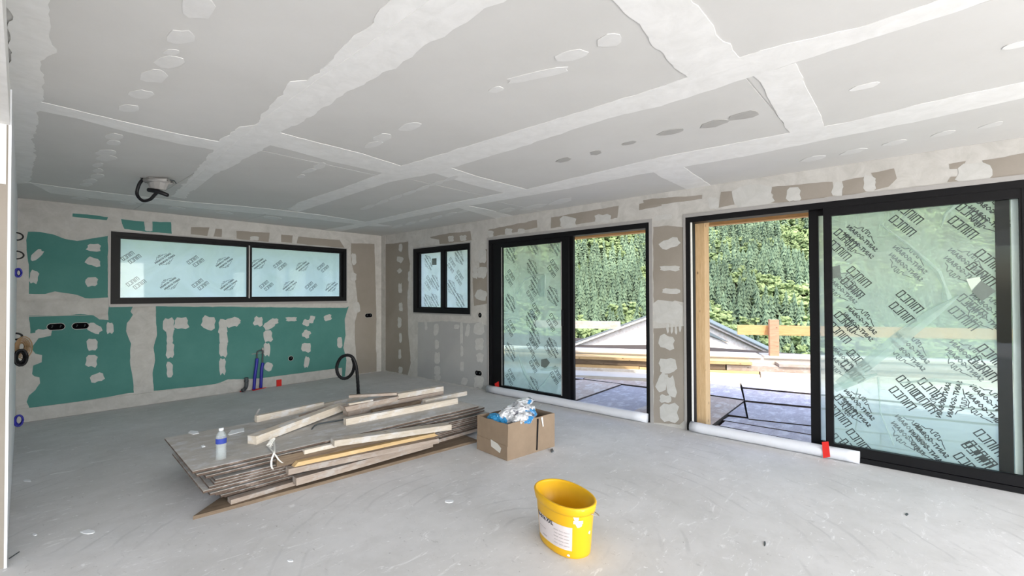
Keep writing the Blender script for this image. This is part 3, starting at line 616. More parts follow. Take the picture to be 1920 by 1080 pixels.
al('timber_board', -2.5, 3.0, .02, .33, .215, .265, 'woodyel', label='pale orange plank topping the stack outside the left door', **k_)
al('coping_board', -4, 3.2, .33, .80, .30, .335, 'whitewood', category='board', label='sun-bleached coping board on the parapet outside the left door')
al('coping_board', 3.25, 9, .33, .80, .30, .335, 'whitewood', category='board', label='sun-bleached coping board on the parapet outside the large door')
def s_at(px, z, d=.5):
    """distance along the parapet where a sight line crosses it"""
    dr = _dir(px, 600); q = pa+pn*d; den = dr.x*pn.x+dr.y*pn.y; t = (q.x*pn.x+q.y*pn.y)/den
    h_ = Vector((dr.x*t, dr.y*t, 0)); return (h_-pa).dot(pd), t
def zat(px, py, d=.5):
    dr = _dir(px, py); q = pa+pn*d; t = (q.x*pn.x+q.y*pn.y)/(dr.x*pn.x+dr.y*pn.y); return CH+dr.z*t
sA, sB = s_at(1163, 0)[0], s_at(1000, 0)[0]
al('guard_rail_board', sB, sA, .50, .54, zat(1110, 616), zat(1110, 602), 'whitewood', category='rail board', label='pale spotted guard rail plank outside the left door')
rl = empty('guard_rail', (0, 0, 0), category='guard rail', label='orange plank rail nailed to a reddish post outside the large door')
p0, p1 = s_at(1440, 0)[0], s_at(1457, 0)[0]
al('post', p0, p1, .38, .49, .02, zat(1448, 599), 'redwood', rl)
sC = s_at(1383, 0)[0]; zt, zb = zat(1420, 610), zat(1420, 628)
o = al('rail_plank', sC, s_at(1449, 0)[0]-.002, .50, .54, zb, zt, 'orange', rl); al('rail_plank', s_at(1449, 0)[0]+.002, 9, .50, .54, zb, zt, 'orange', rl)
# neighbouring gable
G = (1265, 578); dg = 13.5
def at_depth(px, py, D):
    d = _dir(px, py); return Vector((0, 0, CH))+d*(D/d.dot(_F))
gl_ = at_depth(1040, 662, dg); gr = at_depth(1500, 690, dg); ga = at_depth(1265, 579, dg)
back = Vector(_dir(1330, 552)); back.z = 0; back.normalize()
gb = empty('roof_gable', tuple((gl_+gr)/2), category='gable', label='white boarded triangular gable with dark roof edge rising beyond the parapet')
org = (gl_+gr)/2
mb = MB(); mb.prism([gl_, gr, gr-Vector((0, 0, 1.0)), gl_-Vector((0, 0, 1.0)), ], back*1.5); mb.prism([gl_, gr, ga], back*1.5); mb.obj('gable_wall', M['whitewood'], gb, org=org)
for a, b, nm in ((gl_, ga, 1), (ga, gr, 2)):
    d = (b-a).normalized(); up = d.cross(back).normalized(); up = up if up.z > 0 else -up
    e = 0 if nm == 1 else 0
    mb = MB(); mb.prism([a-d*.3-back*.12, b-back*.12+(d*.0), b+up*.07-back*.12, a-d*.3+up*.07-back*.12], back*1.7); mb.obj('verge_board', M['whitewood'], gb, org=org)
    mb = MB(); mb.prism([a-d*.3-back*.15+up*.072, b-back*.15+up*.072, b+up*.10-back*.15, a-d*.3+up*.10-back*.15], back*1.8); mb.obj('roof_sheet', M['roofdark'], gb, org=org)
mb = MB(); q0, q1 = at_depth(1326, 620, dg-.03), at_depth(1368, 642, dg-.03); mb.prism([q0, q1, at_depth(1360, 640, dg-.03), at_depth(1326, 627, dg-.03)], -back*.02); mb.obj('flashing_strip', M['roofdark'], gb, org=org)
# porch roof: boarded soffit, eaves beam, post
SX = 6.55
mb = MB(); mb.box((WX+T, -6, 2.56), (SX, 4.95, 2.72)); porch = mb.obj('porch_roof', M['orange'], kind='structure')
n_ = 0; y = -1.4
while y < 4.85:
    mb = MB(); mb.box((0, -.07, 0), (SX-WX-T-.02, .07, .02)); o = mb.obj('soffit_board', M['orange'], porch) if n_ == 0 else link(bpy.data.objects.new('soffit_board', n_me), porch)
    n_me = o.data; o.location = (WX+T+.01, y, 2.535); y += .146; n_ += 1
mb = MB(); mb.box((-5.4, -.06, 0), (5.4, .06, .22)); o = mb.obj('eaves_beam', M['orange'], porch); o.location = (SX-.08, -.45, 2.31); o.rotation_euler = (0, 0, math.pi/2)
pk = empty('timber_post', (5.09, 0, 0), category='post', label='fresh spruce post just outside the large door opening')
ya, yb = yat(1321.5, 5.03), yat(1301, 5.03)
pk.location = (5.10, (ya+yb)/2, -.05)
mb = MB(); hh = 2.59; hw = (yb-ya)/2; mb.box((0, -.07, -hw), (hh, .07, hw)); o = mb.obj('upright', M['postwood'], pk); o.rotation_euler = (0, -math.pi/2, 0); 
o.matrix_basis = Matrix(((0, 1, 0, 0), (0, 0, 1, 0), (1, 0, 0, 0), (0, 0, 0, 1)))
mb = MB(); mb.prism([(.075, -.03, 2.36), (.3, -.03, 2.36), (.075, -.03, 2.12)], (0, .06, 0)); mb.obj('brace', M['orange'], pk)
# ------------------------------------------------------------------ hillside and forest
FD = Vector((.82, .572, 0)).normalized(); FS = Vector((FD.y, -FD.x, 0))
def hz(d, s): 
    base = -6 if d < 30 else (-6-(d-30)*.33 if d < 150 else -45.6+(d-150)*.66)
    return base+(noise.noise(Vector((d*.012, s*.012, 0)))*14 if d > 40 else 0)*min(1, (d-40)/100 if d > 40 else 0)
mb = MB(); ds = [14, 22, 40, 70, 110]+list(range(140, 640, 20)); ss = list(range(-560, 561, 28))
vv = [(*(FD*d+FS*s).xy, hz(d, s)-.6) for d in ds for s in ss]; nS = len(ss)
mb.add(vv, [(i*nS+j, i*nS+j+1, (i+1)*nS+j+1, (i+1)*nS+j) for i in range(len(ds)-1) for j in range(nS-1)])
mb.obj('hillside', M['terrain'], kind='structure')
def conifer(seed, tiers=7, k=5):
    r = random.Random(seed); mb = MB()
    mb.tube([(0, 0, -.05), (0, 0, .97)], [.016, .002], 4, 1, False)
    for t in range(tiers):
        z1 = .08+.92*(t+1)/tiers; z0 = .08+.92*t/tiers-.05; ro = .185*(1-t/tiers)**.8+.014; vs_ = [(0, 0, min(1, z1+.03))]
        for i in range(k*2):
            a = math.pi*i/k+t*.7+r.uniform(-.15, .15); rr = ro*(1.2 if i % 2 == 0 else .55)*r.uniform(.7, 1.25); vs_.append((rr*math.cos(a), rr*math.sin(a), z0-(.03 if i % 2 == 0 else -.03)+r.uniform(-.02, .02)))
        mb.add(vs_, [(0, i+1, (i+1) % (k*2)+1) for i in range(k*2)])
    return mb
def broad(seed):
    r = random.Random(seed); mb = MB(); mb.tube([(0, 0, -.05), (0, .01, .6)], [.02, .008], 4, 1, False)
    for i in range(9):
        a = r.uniform(0, 6.28); q = r.uniform(0, .22); c = Vector((q*math.cos(a), q*math.sin(a), r.uniform(.35, .86))); rad = r.uniform(.11, .18)
        bm = bmesh.new(); bmesh.ops.create_icosphere(bm, subdivisions=2 if i < 3 else 1, radius=rad)
        for v in bm.verts: v.co *= 1+r.uniform(-.5, .45); v.co += c
        bm.verts.index_update(); mb.add([v.co[:] for v in bm.verts], [tuple(x.index for x in f.verts) for f in bm.faces]); bm.free()
    return mb
CON = [conifer(i) for i in range(4)]; BRO = [broad(i) for i in range(3)]
CM = [q.mesh('conifer_tree', [M['conifer'], M['bark']]) for q in CON]; BM_ = [q.mesh('broadleaf_tree', [M['broad'], M['bark']], False) for q in BRO]
def visible(p, mg=0):
    v = p-Vector((0, 0, CH)); D = v.dot(_F)
    if D < 1: return False
    x = 960+CF*v.dot(CR)/D; y = 540-CF*v.dot(CU)/D
    if not ((1072-mg < x < 1212+mg or 1324-mg < x < 1513+mg) and 385 < y < 665): return False
    door = 'left door' if x < 1250 else 'large door'; band_ = 'the foot' if y > 580 else ('the middle' if y > 480 else 'the upper part')
    return door, band_
spots = []; rr = random.Random(3); d = 150
while d < 345:
    s = -330
    while s < 330:
        dd, s_ = d+rr.uniform(-2, 2), s+rr.uniform(-2, 2); P = FD*dd+FS*s_; v = P; x = v.dot(_F); 
        if x > 0 and 800 < 960+CF*v.dot(CR)/x < 2150:
            P.z = hz(dd, s_); n3 = noise.noise(Vector((dd*.035, s_*.035, 4)))+(.55 if dd < 192 else 0)-.22*(205 < dd < 245)+.22*(dd > 255)+.10*(s_ > 20)
            kind = 'b' if n3+rr.uniform(-.22, .22) > .10 else 'c'; hgt = rr.uniform(5, 8) if kind == 'b' else rr.uniform(8, 13)
            spots.append((dd, P, kind, hgt, rr.uniform(0, 6.28), rr.randrange(12)))
        s += 3.1
    d += 3.2
spots.sort(key=lambda q: q[0]); nc = nb = 0; rest = {'c': MB(), 'b': MB()}
for dd, P, kind, hgt, a, iv in spots:
    vis = visible(P+Vector((0, 0, hgt*.75)))
    wide = rr.uniform(.9, 1.25) if kind == 'c' else rr.uniform(1.0, 1.4)
    if kind == 'c' and vis and nc < 300:
        o = link(bpy.data.objects.new('conifer_tree', CM[iv % 4]), label='dark green conifer on %s of the hillside seen through the %s' % (vis[1], vis[0]), category='tree', group='conifers on %s of the hillside, %s' % (vis[1], vis[0])); nc += 1
    elif kind == 'b' and vis and nb < 300:
        o = link(bpy.data.objects.new('broadleaf_tree', BM_[iv % 3]), label='light green broadleaf tree on %s of the hillside seen through the %s' % (vis[1], vis[0]), category='tree', group='broadleaf trees on %s of the hillside, %s' % (vis[1], vis[0])); nb += 1
    else:
        src = CON[iv % 4] if kind == 'c' else BRO[iv % 3]; Mx = Matrix.Translation(P) @ Matrix.Rotation(a, 4, 'Z') @ Matrix.Diagonal((hgt*wide, hgt*wide, hgt, 1))
        if kind == 'b' and dd > 300: 
            pass
        m3 = rest[kind]; n0 = len(m3.v); m3.v += [tuple(Mx @ Vector(v)) for v in src.v]; m3.f += [tuple(i+n0 for i in f) for f in src.f]; m3.mi += src.mi; continue
    o.location = P; o.rotation_euler = (0, 0, a); o.scale = (hgt*wide, hgt*wide, hgt)
def quick(mb, name, mats, **k):
    me = bpy.data.meshes.new(name); me.from_pydata(mb.v, [], mb.f)
    for q in mats: me.materials.append(q)
    me.polygons.foreach_set('material_index', mb.mi); me.update(); return link(bpy.data.objects.new(name, me), **k)
quick(rest['c'], 'conifer_forest', [M['conifer'], M['bark']], kind='stuff', label='dense conifers filling the rest of the hillside', category='forest')
quick(rest['b'], 'broadleaf_forest', [M['broad'], M['bark']], kind='stuff', label='light green broadleaf trees filling the rest of the hillside', category='forest')
# ------------------------------------------------------------------ wood pile
def sheet(x, y, z, L, Wd, t, rz, lab, mat='ply', px=None):
    o = empty('formwork_sheet', (x, y, z), rz, label=lab, category='sheet', group=None) if False else None
    mb = MB(); mb.box((0, 0, 0), (L, Wd, t-.002), 1); mb.box((.0005, .0005, t-.002), (L-.0005, Wd-.0005, t), 0)
    o = mb.obj('formwork_sheet', [M[mat], M['plyedge']], label=lab, category='sheet'); o.location = (x, y, z); o.rotation_euler = (0, 0, rz); return o
tops = [.288, .266, .240, .202, .184, .168, .149, .122, .098, .076, .058]
corner = [(361, 884), (369, 889), (386, 893), (404, 900), (402, 906), (392, 911), (381, 921), (394, 926), (404, 931), (414, 935), (421, 938)]
words = ['topmost sheet of the stack, dusty grey with the bottle standing on it', 'second', 'third', 'fourth', 'fifth', 'sixth', 'seventh', 'eighth', 'ninth', 'tenth', 'eleventh', 'twelfth', 'thirteenth']
def zyp(x, y, Y): return bw(x, y, Y)
for i, (zt_, c) in enumerate(zip(tops, corner)):
    p = zyp(c[0], c[1], 3.46 if i < 8 else (3.50 if i < 10 else 3.53)); t = .0145
    lab = 'dusty grey sheet topmost of the stack, carrying the water bottle' if i == 0 else '%s sheet from the top of the stack of worn sheets' % words[i]
    if i == 10: lab = 'lowest sheet of the stack of worn sheets, on the bearers'
    L = 2.43+[0, .02, .0, .05, .03, -.05, .04, .0, .05, .02, .06, .0, .02][i]-(p.x-.86)*.7; Wd = 1.0+[0, -.01, -.03, -.04, -.02, 0, .02, -.04, 0, .01, 0, 0, 0][i]
    if i == 0:
        p = fl(361, 884, zt_); q = fl(892, 760, zt_); q2 = fl(316, 820, zt_); rz = math.atan2(q.y-p.y, q.x-p.x)-.018; L = (q-p).length; Wd = (q2-p).length
    sheet(p.x, p.y, zt_-t, L, Wd, t, rz+random.uniform(-.006, .006)*(i > 0), lab)
def bearer(x, lab):
    mb = MB(); mb.box((-.035, .06, 0), (.035, .92, .0425)); o = mb.obj('timber_bearer', M['woodgrey'], label=lab, category='bearer'); o.location = (x, 3.52, 0)
bearer(1.25, 'hidden timber bearer under the left end of the sheet stack'); bearer(3.0, 'hidden timber bearer under the right end of the sheet stack')
def plank(A, B, z, w, t, mat, lab, zb=None, cat='plank', name='wooden_plank', chip=0, tilt=0, skew=0):
    """front bottom edge runs from sight point A to B at height z (zb at the far end)"""
    zb = z if zb is None else zb; a, b = fl(*A, z), fl(*B, zb); d = b-a; L = d.length
    mb = MB(); n = max(4, int(L/.15)); r_ = random.Random(int(A[0]*7+A[1]))
    vs_ = []
    for i in range(n+1):
        x = L*i/n; e0 = r_.uniform(-1, 1)*.0025; e1 = r_.uniform(-1, 1)*.0025
        xa = x+(chip if i == n else (-chip*.6 if i == 0 else 0)); c = .003
        xb_ = max(x, skew*(1-i/n)) if i == 0 else max(x, skew)
        xs_ = max(x, skew)
        vs_ += [(x, e0, 0), (xs_, w+e1, 0), (max(xa, xs_), w+e1, t), (xa, e0+c, t)]
    fs = [(4*i+k, 4*i+(k+1) % 4, 4*i+4+(k+1) % 4, 4*i+4+k) for i in range(n) for k in range(4)]+[(0, 1, 2, 3), (4*n+3, 4*n+2, 4*n+1, 4*n)]
    mb.add(vs_, fs); o = mb.obj(name, M[mat], label=lab, category=cat)
    o.location = a; o.rotation_euler = (tilt, -math.asin(max(-1, min(1, d.z/L))), math.atan2(d.y, d.x)); return o
plank((362, 975), (895, 829), .0, .22, .022, 'woodbrown', 'long dirty brown plank lying on the floor, nearest of the pile', skew=.20)
plank((433, 946), (897, 808), .0225, .07, .028, 'woodgrey', 'pinkish grey plank lying on top of the nearest floor plank')
plank((556, 911), (812, 838), .040, .075, .052, 'woodgrey', 'thick weathered beam with sawn yellow end in front of the sheet stack', name='timber_beam', cat='beam')
plank((585, 877), (705, 843), .095, .03, .010, 'woodpale', 'small pale splinter of wood lying on the thick weathered beam', name='wood_splinter', cat='offcut', zb=.0955)
plank((519, 876), (793, 818), .192, .055, .070, 'woodbrown', 'brown beam leaning against the sheet stack under the pale board', name='timber_beam', cat='beam', zb=.145)
plank((541, 891), (823, 831), .138, .07, .040, 'woodgrey', 'long grey brown beam under the yellow pine lath', name='timber_beam', cat='beam', zb=.095)
plank((551, 876), (822, 817), .180, .05, .028, 'woodyel', 'bright yellow pine lath with chamfered left end', chip=-.05, name='wooden_lath', cat='lath', zb=.136)
plank((571, 852), (632, 838), .243, .045, .028, 'woodpale', 'short pale block poking out left of the pale board', name='wood_offcut', cat='offcut')
plank((627, 838), (847, 806), .264, .10, .045, 'woodpale', 'wide pinkish pale board with a torn right end on the front beams', zb=.205)
plank((482, 792), (608, 765), .289, .045, 0.0549, 'woodpale', 'pale squared batten at the back left of the stack', name='wooden_batten', cat='batten')
plank((606, 765), (690, 746), .283, .045, 0.0366, 'woodpale', 'white batten continuing behind the diagonal beam', name='wooden_batten', cat='batten')
plank((565, 784), (612, 768), .289, .03, 0.0268, 'woodgrey', 'short splintered stick behind the diagonal beam', name='wood_offcut', cat='offcut')
plank((481, 834), (650, 768), .289, .085, 0.0610, 'woodpale', 'long pale beam lying diagonally over the sheets with mouldy left end', name='timber_beam', cat='beam', zb=.31)
plank((653, 781), (832, 744), .289, .10, 0.0610, 'woodgrey', 'lower of the two pinkish beams at the back of the stack', name='timber_beam', cat='beam')
plank((650, 772), (744, 752), .352, .11, 0.0427, 'woodgrey', 'upper pinkish beam with a broken right end at the back of the stack', name='timber_beam', cat='beam', chip=.03)
plank((746, 748), (832, 733), .352, .08, 0.0488, 'woodpale', 'pale beam at the back right, overlapping the pinkish beams', name='timber_beam', cat='beam')
plank((700, 777), (790, 758), .289, .05, 0.0366, 'woodbrown', 'dark broken offcut between the pinkish beams and the pale batten', name='wood_offcut', cat='offcut')
plank((798, 758), (876, 741), .300, .05, 0.0415, 'woodpale', 'white batten sticking out furthest at the back right of the stack', name='wooden_batten', cat='batten')
plank((649, 798), (859, 757), .289, .055, 0.0549, 'woodpale', 'double pale yellow batten lying lengthways in the middle of the sheets', name='wooden_batten', cat='batten')
plank((654, 746), (744, 741), .395, .05, 0.0220, 'woodgrey', 'bark-edged board topmost at the back of the stack', zb=.41)
plank((655, 760), (700, 752), .396, .03, 0.0146, 'woodpale', 'thin chip lying on the upper pinkish beam', name='wood_offcut', cat='offcut')
# dark strap, blade, white band, scraps
P = curve([fl(584, 806, .286), fl(592, 797, .30), fl(612, 792, .30), (*fl(650, 786, .29).xy, .288)], 6)
mb = MB(); mb.tube(P, .007, 6); mb.obj('dark_hose_piece', M['dkgrey'], org=P[0], label='short dark curved strap on the sheets right of the diagonal beam', category='strap').location = P[0]
a = fl(473, 789, .281); b = a+Vector((.07, .05, .085)); mb = MB(); mb.prism([a, a+Vector((.012, -.01, 0)), b+Vector((.012, -.008, 0)), b], (0, .003, .001)); mb.obj('metal_blade', M['grey'], org=a, label='thin grey metal blade leaning at the left end of the back batten', category='blade').location = a
def band(pts, w, lab):
    P = curve(pts, 6); mb = MB(); vs_ = []
    for q in P: vs_ += [q-CR*w, q+CR*w, q+CR*w-_F*.002, q-CR*w-_F*.002]
    mb.add(vs_, [(4*i+k, 4*i+(k+1) % 4, 4*i+4+(k+1) % 4, 4*i+4+k) for i in range(len(P)-1) for k in range(4)]+[(0, 1, 2, 3), (4*len(P)-1, 4*len(P)-2, 4*len(P)-3, 4*len(P)-4)]); return mb
sp = empty('plastic_strap', tuple(fl(512, 840, .285)), label='white plastic strap knotted and hanging over the front of the stack', category='strap'); oo = sp.location.copy()
front = lambda px, py, dy=.0: (lambda d, t: Vector((d.x*t, d.y*t, CH+d.z*t)))(_dir(px, py), (3.405-dy)/_dir(px, py).y)
k1 = band([fl(503, 838, .29), fl(507, 829, .31), fl(513, 826, .31), front(515, 845, .0), front(510, 860, .02), front(509, 873, .03), front(512, 880, .02)], .006, ''); k1.obj('strap_band', M['strap'], sp, org=oo)
k1 = band([fl(502, 836, .3), fl(508, 842, .3), front(516, 852, .0), front(523, 862, .03), front(530, 868, .04)], .006, ''); k1.obj('strap_band', M['strap'], sp, org=oo)
mb = MB()
for i in range(4):
    c = fl(505+i*2, 838-i*3, .29+i*.004); mb.tube(curve([c, c+Vector((.02, .01, .02)), c+Vector((-.01, .02, .01)), c+Vector((.01, -.015, .0))], 4), .005, 5)
mb.obj('knot', M['strap'], sp, org=oo)
def scrap(pts, z, lab, mat='white', t=.004, name='plaster_scrap'):
    P = [fl(x, y, z) for x, y in pts]; mb = MB(); mb.prism(P, (0, 0, t)); c = sum(P, Vector())/len(P)
    mb.obj(name, M[mat], org=c, label=lab, category='scrap').location = c
scrap([(353, 812), (357, 808), (371, 809), (373, 813), (362, 815)], .289, 'small white scrap on the sheets left of the bottle')
scrap([(427, 815), (433, 808), (458, 803), (458, 809), (430, 816)], .289, 'larger white paper strip on the sheets right of the bottle')
scrap([(377, 837), (382, 835), (385, 838), (379, 839)], .289, 'tiny crumb on the sheets between the scrap and the bottle', t=.006)
# bottle
bp = fl(414.5, 861, .282); bo = empty('water_bottle', (bp.x, bp.y, .2805), label='clear plastic water bottle with a blue label standing on the sheets', category='bottle')
def clearp():
    k = N('clear plastic'); tr = k.n('ShaderNodeBsdfTransparent'); tr.inputs[0].default_value = (.90, .94, .95, 1); gl = k.n('ShaderNodeBsdfGlossy'); gl.inputs['Roughness'].default_value = .08
    lw = k.n('ShaderNodeLayerWeight'); lw.inputs[0].default_value = .35; m3 = k.n('ShaderNodeMixShader'); k.l(lw.outputs[1], m3.inputs[0]); k.l(tr.outputs[0], m3.inputs[1]); k.l(gl.outputs[0], m3.inputs[2])
    df = k.n('ShaderNodeBsdfDiffuse'); df.inputs[0].default_value = (.85, .9, .92, 1); m4 = k.n('ShaderNodeMixShader'); m4.inputs[0].default_value = .22; k.l(m3.outputs[0], m4.inputs[1]); k.l(df.outputs[0], m4.inputs[2]); k.l(m4.outputs[0], k.out.inputs[0]); return k.m
M['clear'] = clearp()
prof = [(.0, .0), (.026, .0), (.032, .006)]+[(.032-.0025*(i % 2), .012+i*.009) for i in range(12)]+[(.0325, .122), (.0325, .150), (.030, .165), (.020, .185), (.0125, .193), (.0125, .2)]
mb = MB(); mb.lathe(prof, 20); mb.obj('bottle_body', M['clear'], bo, True)
mb = MB(); mb.lathe([(.0331, .112), (.0331, .147)], 20); mb.obj('bottle_label', flat('blue label', (.035, .06, .32), .4), bo, True)
mb = MB(); mb.lathe([(0, .213), (.0145, .213), (.0148, .198), (0, .198)], 14); mb.obj('bottle_cap', M['white'], bo, True)
mb = MB(); mb.lathe([(0, .002), (.029, .003), (.029, .06), (0, .06)], 16); 
# ------------------------------------------------------------------ cardboard box with bags
c0 = fl(952, 864.5); c1 = fl(895, 841.5); c2 = fl(1040, 837)
ex_ = c2-c0; ey = c1-c0; bx = empty('cardboard_box', tuple((c0+c0+ex_+ey)/2), label='open brown cardboard box stuffed with plastic bags on the floor beside the wood pile', category='box')
ob = Vector(bx.location); BH = .305
def boxw(a, b, th, z0, z1, name, mat='card'):
    n_ = Vector((-(b-a).y, (b-a).x, 0)).normalized(); c = (c0+c0+ex_+ey)/2
    if n_.dot(c-a) < 0: n_ = -n_
    mb = MB(); N_ = 8; va = []
    for i in range(N_+1):
        for j in range(5):
            q = a.lerp(b, i/N_)+Vector((0, 0, z0+(z1-z0)*j/4)); w = noise.noise(q*7)*.010*(j/4)
            top = (noise.noise(q*11)*.008 if j == 4 else 0)
            va.append(q+n_*w+Vector((0, 0, top)))
    n1 = len(va); vb = [q+n_*th for q in va]; fs = []
    for i in range(N_):
        for j in range(4):
            k = i*5+j; fs += [(k, k+5, k+6, k+1), (n1+k, n1+k+1, n1+k+6, n1+k+5)]
        k = i*5+4; fs.append((k, k+5, n1+k+5, n1+k)); k = i*5; fs.append((k, n1+k, n1+k+5, k+5))
    mb.add(va+vb, fs); return mb.obj(name, M[mat], bx, org=ob)
boxw(c0, c1, .005, .0, BH, 'box_side'); boxw(c0, c2, .005, 0, BH, 'box_side'); boxw(c1, c1+ex_, .005, 0, BH, 'box_side', 'card'); boxw(c2, c2+ey, .005, 0, BH, 'box_side', 'card')
mb = MB(); mb.prism([c0, c2, c2+ey, c1], (0, 0, .005)); mb.obj('box_bottom', M['card'], bx, org=ob)
n2 = Vector((ey.y, -ey.x, 0)).normalized(); n2 = -n2 if n2.dot(ex_) > 0 else n2        # outwards from the left side
u = ey.normalized()
mb = MB(); mb.prism([c0+n2*.0+Vector((0, 0, .001)), c1+Vector((0, 0, .001)), c1+Vector((0, 0, .128)), c0+Vector((0, 0, .120))], n2*.006); mb.obj('lower_flap', M['card'], bx, org=ob)
a = c0+u*.11+n2*.008
mb = MB(); mb.prism([a+Vector((0, 0, .045))-u*.02, a+u*.10+Vector((0, 0, .075)), a+u*.105+Vector((0, 0, .135)), a+u*.01+Vector((0, 0, .118)), a-u*.035+Vector((0, 0, .09))], n2*.001); mb.obj('torn_paper_label', flat('torn paper', (.62, .60, .55), .8), bx, org=ob)
n3 = Vector((ex_.y, -ex_.x, 0)).normalized(); n3 = -n3 if n3.dot(ey) > 0 else n3; v_ = ex_.normalized(); Lx = ex_.length
mb = MB(); mb.prism([c0+v_*(Lx*.58)+Vector((0, 0, .02))+n3*.009, c0+v_*(Lx*.60)+Vector((0, 0, .02))+n3*.009, c0+v_*(Lx*.625)+Vector((0, 0, .292))+n3*.011, c0+v_*(Lx*.605)+Vector((0, 0, .292))+n3*.011], -n3*.012); mb.obj('open_seam', M['blackp'], bx, org=ob)
mb = MB(); mb.prism([c0+v_*(Lx*.68)+Vector((0, 0, .298))+n3*.007, c0+v_*(Lx*.72)+Vector((0, 0, .298))+n3*.007, c0+v_*(Lx*.735)+Vector((0, 0, .215))+n3*.009, c0+v_*(Lx*.715)+Vector((0, 0, .21))+n3*.009], n3*.001); mb.obj('tape_remnant', M['strap'], bx, org=ob)
def bagmat():
    k = N('bag plastic'); v = k.coord(); f = k.noise(v, 9, 5, .6, 1.5); g = k.noise(v, 16, 3, .5, .5); h = k.noise(v, 5, 2)
    col = k.mix(k.ramp(f, [(.3, (0,)*3), (.6, (1,)*3)]), (.28, .30, .33), (.74, .75, .77))
    col = k.mix(k.ramp(g, [(.60, (0,)*3), (.62, (.9,)*3)]), col, (.07, .07, .10)); col = k.mix(k.ramp(h, [(.60, (0,)*3), (.62, (1,)*3)]), col, (.03, .22, .48))
    k.l(col, k.b.inputs['Base Color']); k.b.inputs['Roughness'].default_value = .18; k.b.inputs['Specular IOR Level'].default_value = .7; return k.m
M['bag'] = bagmat()
M['bagblue'] = flat('blue bag print', (.03, .25, .50), .25, .6, 0, .3, 12)
def bag(c, sx, sy, sz, rz, seed, mat, lab, amp=.32, cap=None):
    bm = bmesh.new(); bmesh.ops.create_icosphere(bm, subdivisions=5, radius=1)
    for v in bm.verts:
        p = v.co.copy(); f = 1+amp*noise.ridged_multi_fractal(p*1.4+Vector((seed, 0, 0)), 1, 2, 5, 1, 2)*.45-amp*.5; v.co = p*f; v.co += noise.noise_vector(p*3+Vector((0, seed, 0)))*.12+noise.noise_vector(p*8+Vector((0, seed, 0)))*.05
        v.co = Vector((v.co.x*sx, v.co.y*sy, v.co.z*sz))
    me = bpy.data.meshes.new('plastic_bag'); bm.to_mesh(me); bm.free(); me.materials.append(M[mat])
    o = link(bpy.data.objects.new('plastic_bag', me), label=lab, category='plastic bag'); o.location = c; o.rotation_euler = (0, 0, rz); return o
cc = (c0+c0+ex_+ey)/2; rb_ = math.atan2(ex_.y, ex_.x)
bag(c0+ex_*.50+ey*.46+Vector((0, 0, .285)), .20, .13, .115, rb_, 1.3, 'bag', 'crumpled clear bag with black print heaped in the cardboard box')
bag(c0+ex_*.17+ey*.60+Vector((0, 0, .27)), .07, .12, .06, rb_, 4.7, 'bagblue', 'blue printed bag at the left rim of the cardboard box')
bag(c0+ex_*.80+ey*.70+Vector((0, 0, .372)), .15, .06, .035, rb_+.25, 8.1, 'bag', 'clear bag flap reaching over the far right rim of the cardboard box')
bag(c0+ex_*.42+ey*.14+Vector((0, 0, .295)), .12, .06, .06, rb_, 2.2, 'bag', 'clear crinkled bag bulging over the near rim of the cardboard box')
bag(c0+ex_*.5+ey*.5+Vector((0, 0, .12)), .20, .13, .08, rb_, 6.2, 'blackp', 'black sack at the bottom of the cardboard box')
scrap([(1032, 845), (1036, 843), (1038, 847), (1034, 849)], .0, 'small dark chip on the floor by the right corner of the cardboard box', 'dkgrey', .012, 'stone_chip')
# ------------------------------------------------------------------ yellow bucket
bc = (2.16, 1.535); bk = empty('yellow_bucket', (bc[0], bc[1], 0), math.atan2(.94, .33), label='yellow oval plastic bucket with a white printed label standing in the foreground', category='bucket')
BA, BB, BHH = .207, .128, .290
def ov(t, z, k=1.0, off=0):
    s_ = .86+.14*z/BHH; e = .9; c, s = math.cos(t), math.sin(t)
    return Vector(((BA*s_+off)*math.copysign(abs(c)**e, c)*k, (BB*s_+off)*math.copysign(abs(s)**e, s)*k, z))
def shell(rings, n=56, name='bucket_body', mat='yellow', par=bk, cap=True):
    mb = MB(); vs_ = [ov(2*math.pi*i/n, z, 1, o) for z, o in rings for i in range(n)]; fs = [(j*n+i, j*n+(i+1) % n, (j+1)*n+(i+1) % n, (j+1)*n+i) for j in range(len(rings)-1) for i in range(n)]
    if cap: fs.append(tuple(range((len(rings)-1)*n, len(rings)*n)))
    mb.add(vs_, fs); return mb.obj(name, M[mat], par, True)
shell([(.0, -.006), (.004, -.001), (.02, 0), (.12, 0), (.24, 0), (.272, .0), (.272, -.004), (.12, -.004), (.012, -.008)])
shell([(.232, .001), (.234, .007), (.245, .009), (.275, .012), (.281, .008), (.281, -.002), (.272, -.004)], name='bucket_rim', cap=False)
# label wraps the near left flank: t measured on the oval
def wrapmesh(u0, u1, z0, z1, off, name, mat, n=24):
    mb = MB(); vs_ = []
    for i in range(n+1):
        t = u0+(u1-u0)*i/n; vs_ += [ov(t, z0, 1, off), ov(t, z1, 1, off)]
    mb.add(vs_, [(2*i, 2*i+2, 2*i+3, 2*i+1) for i in range(n)]); return mb.obj(name, mat, bk)
M['label'] = flat('bucket label', (.70, .63, .62), .45); M['ink2'] = flat('label ink', (.03, .03, .035), .5); M['inkg'] = flat('grey label ink', (.30, .27, .27), .5)
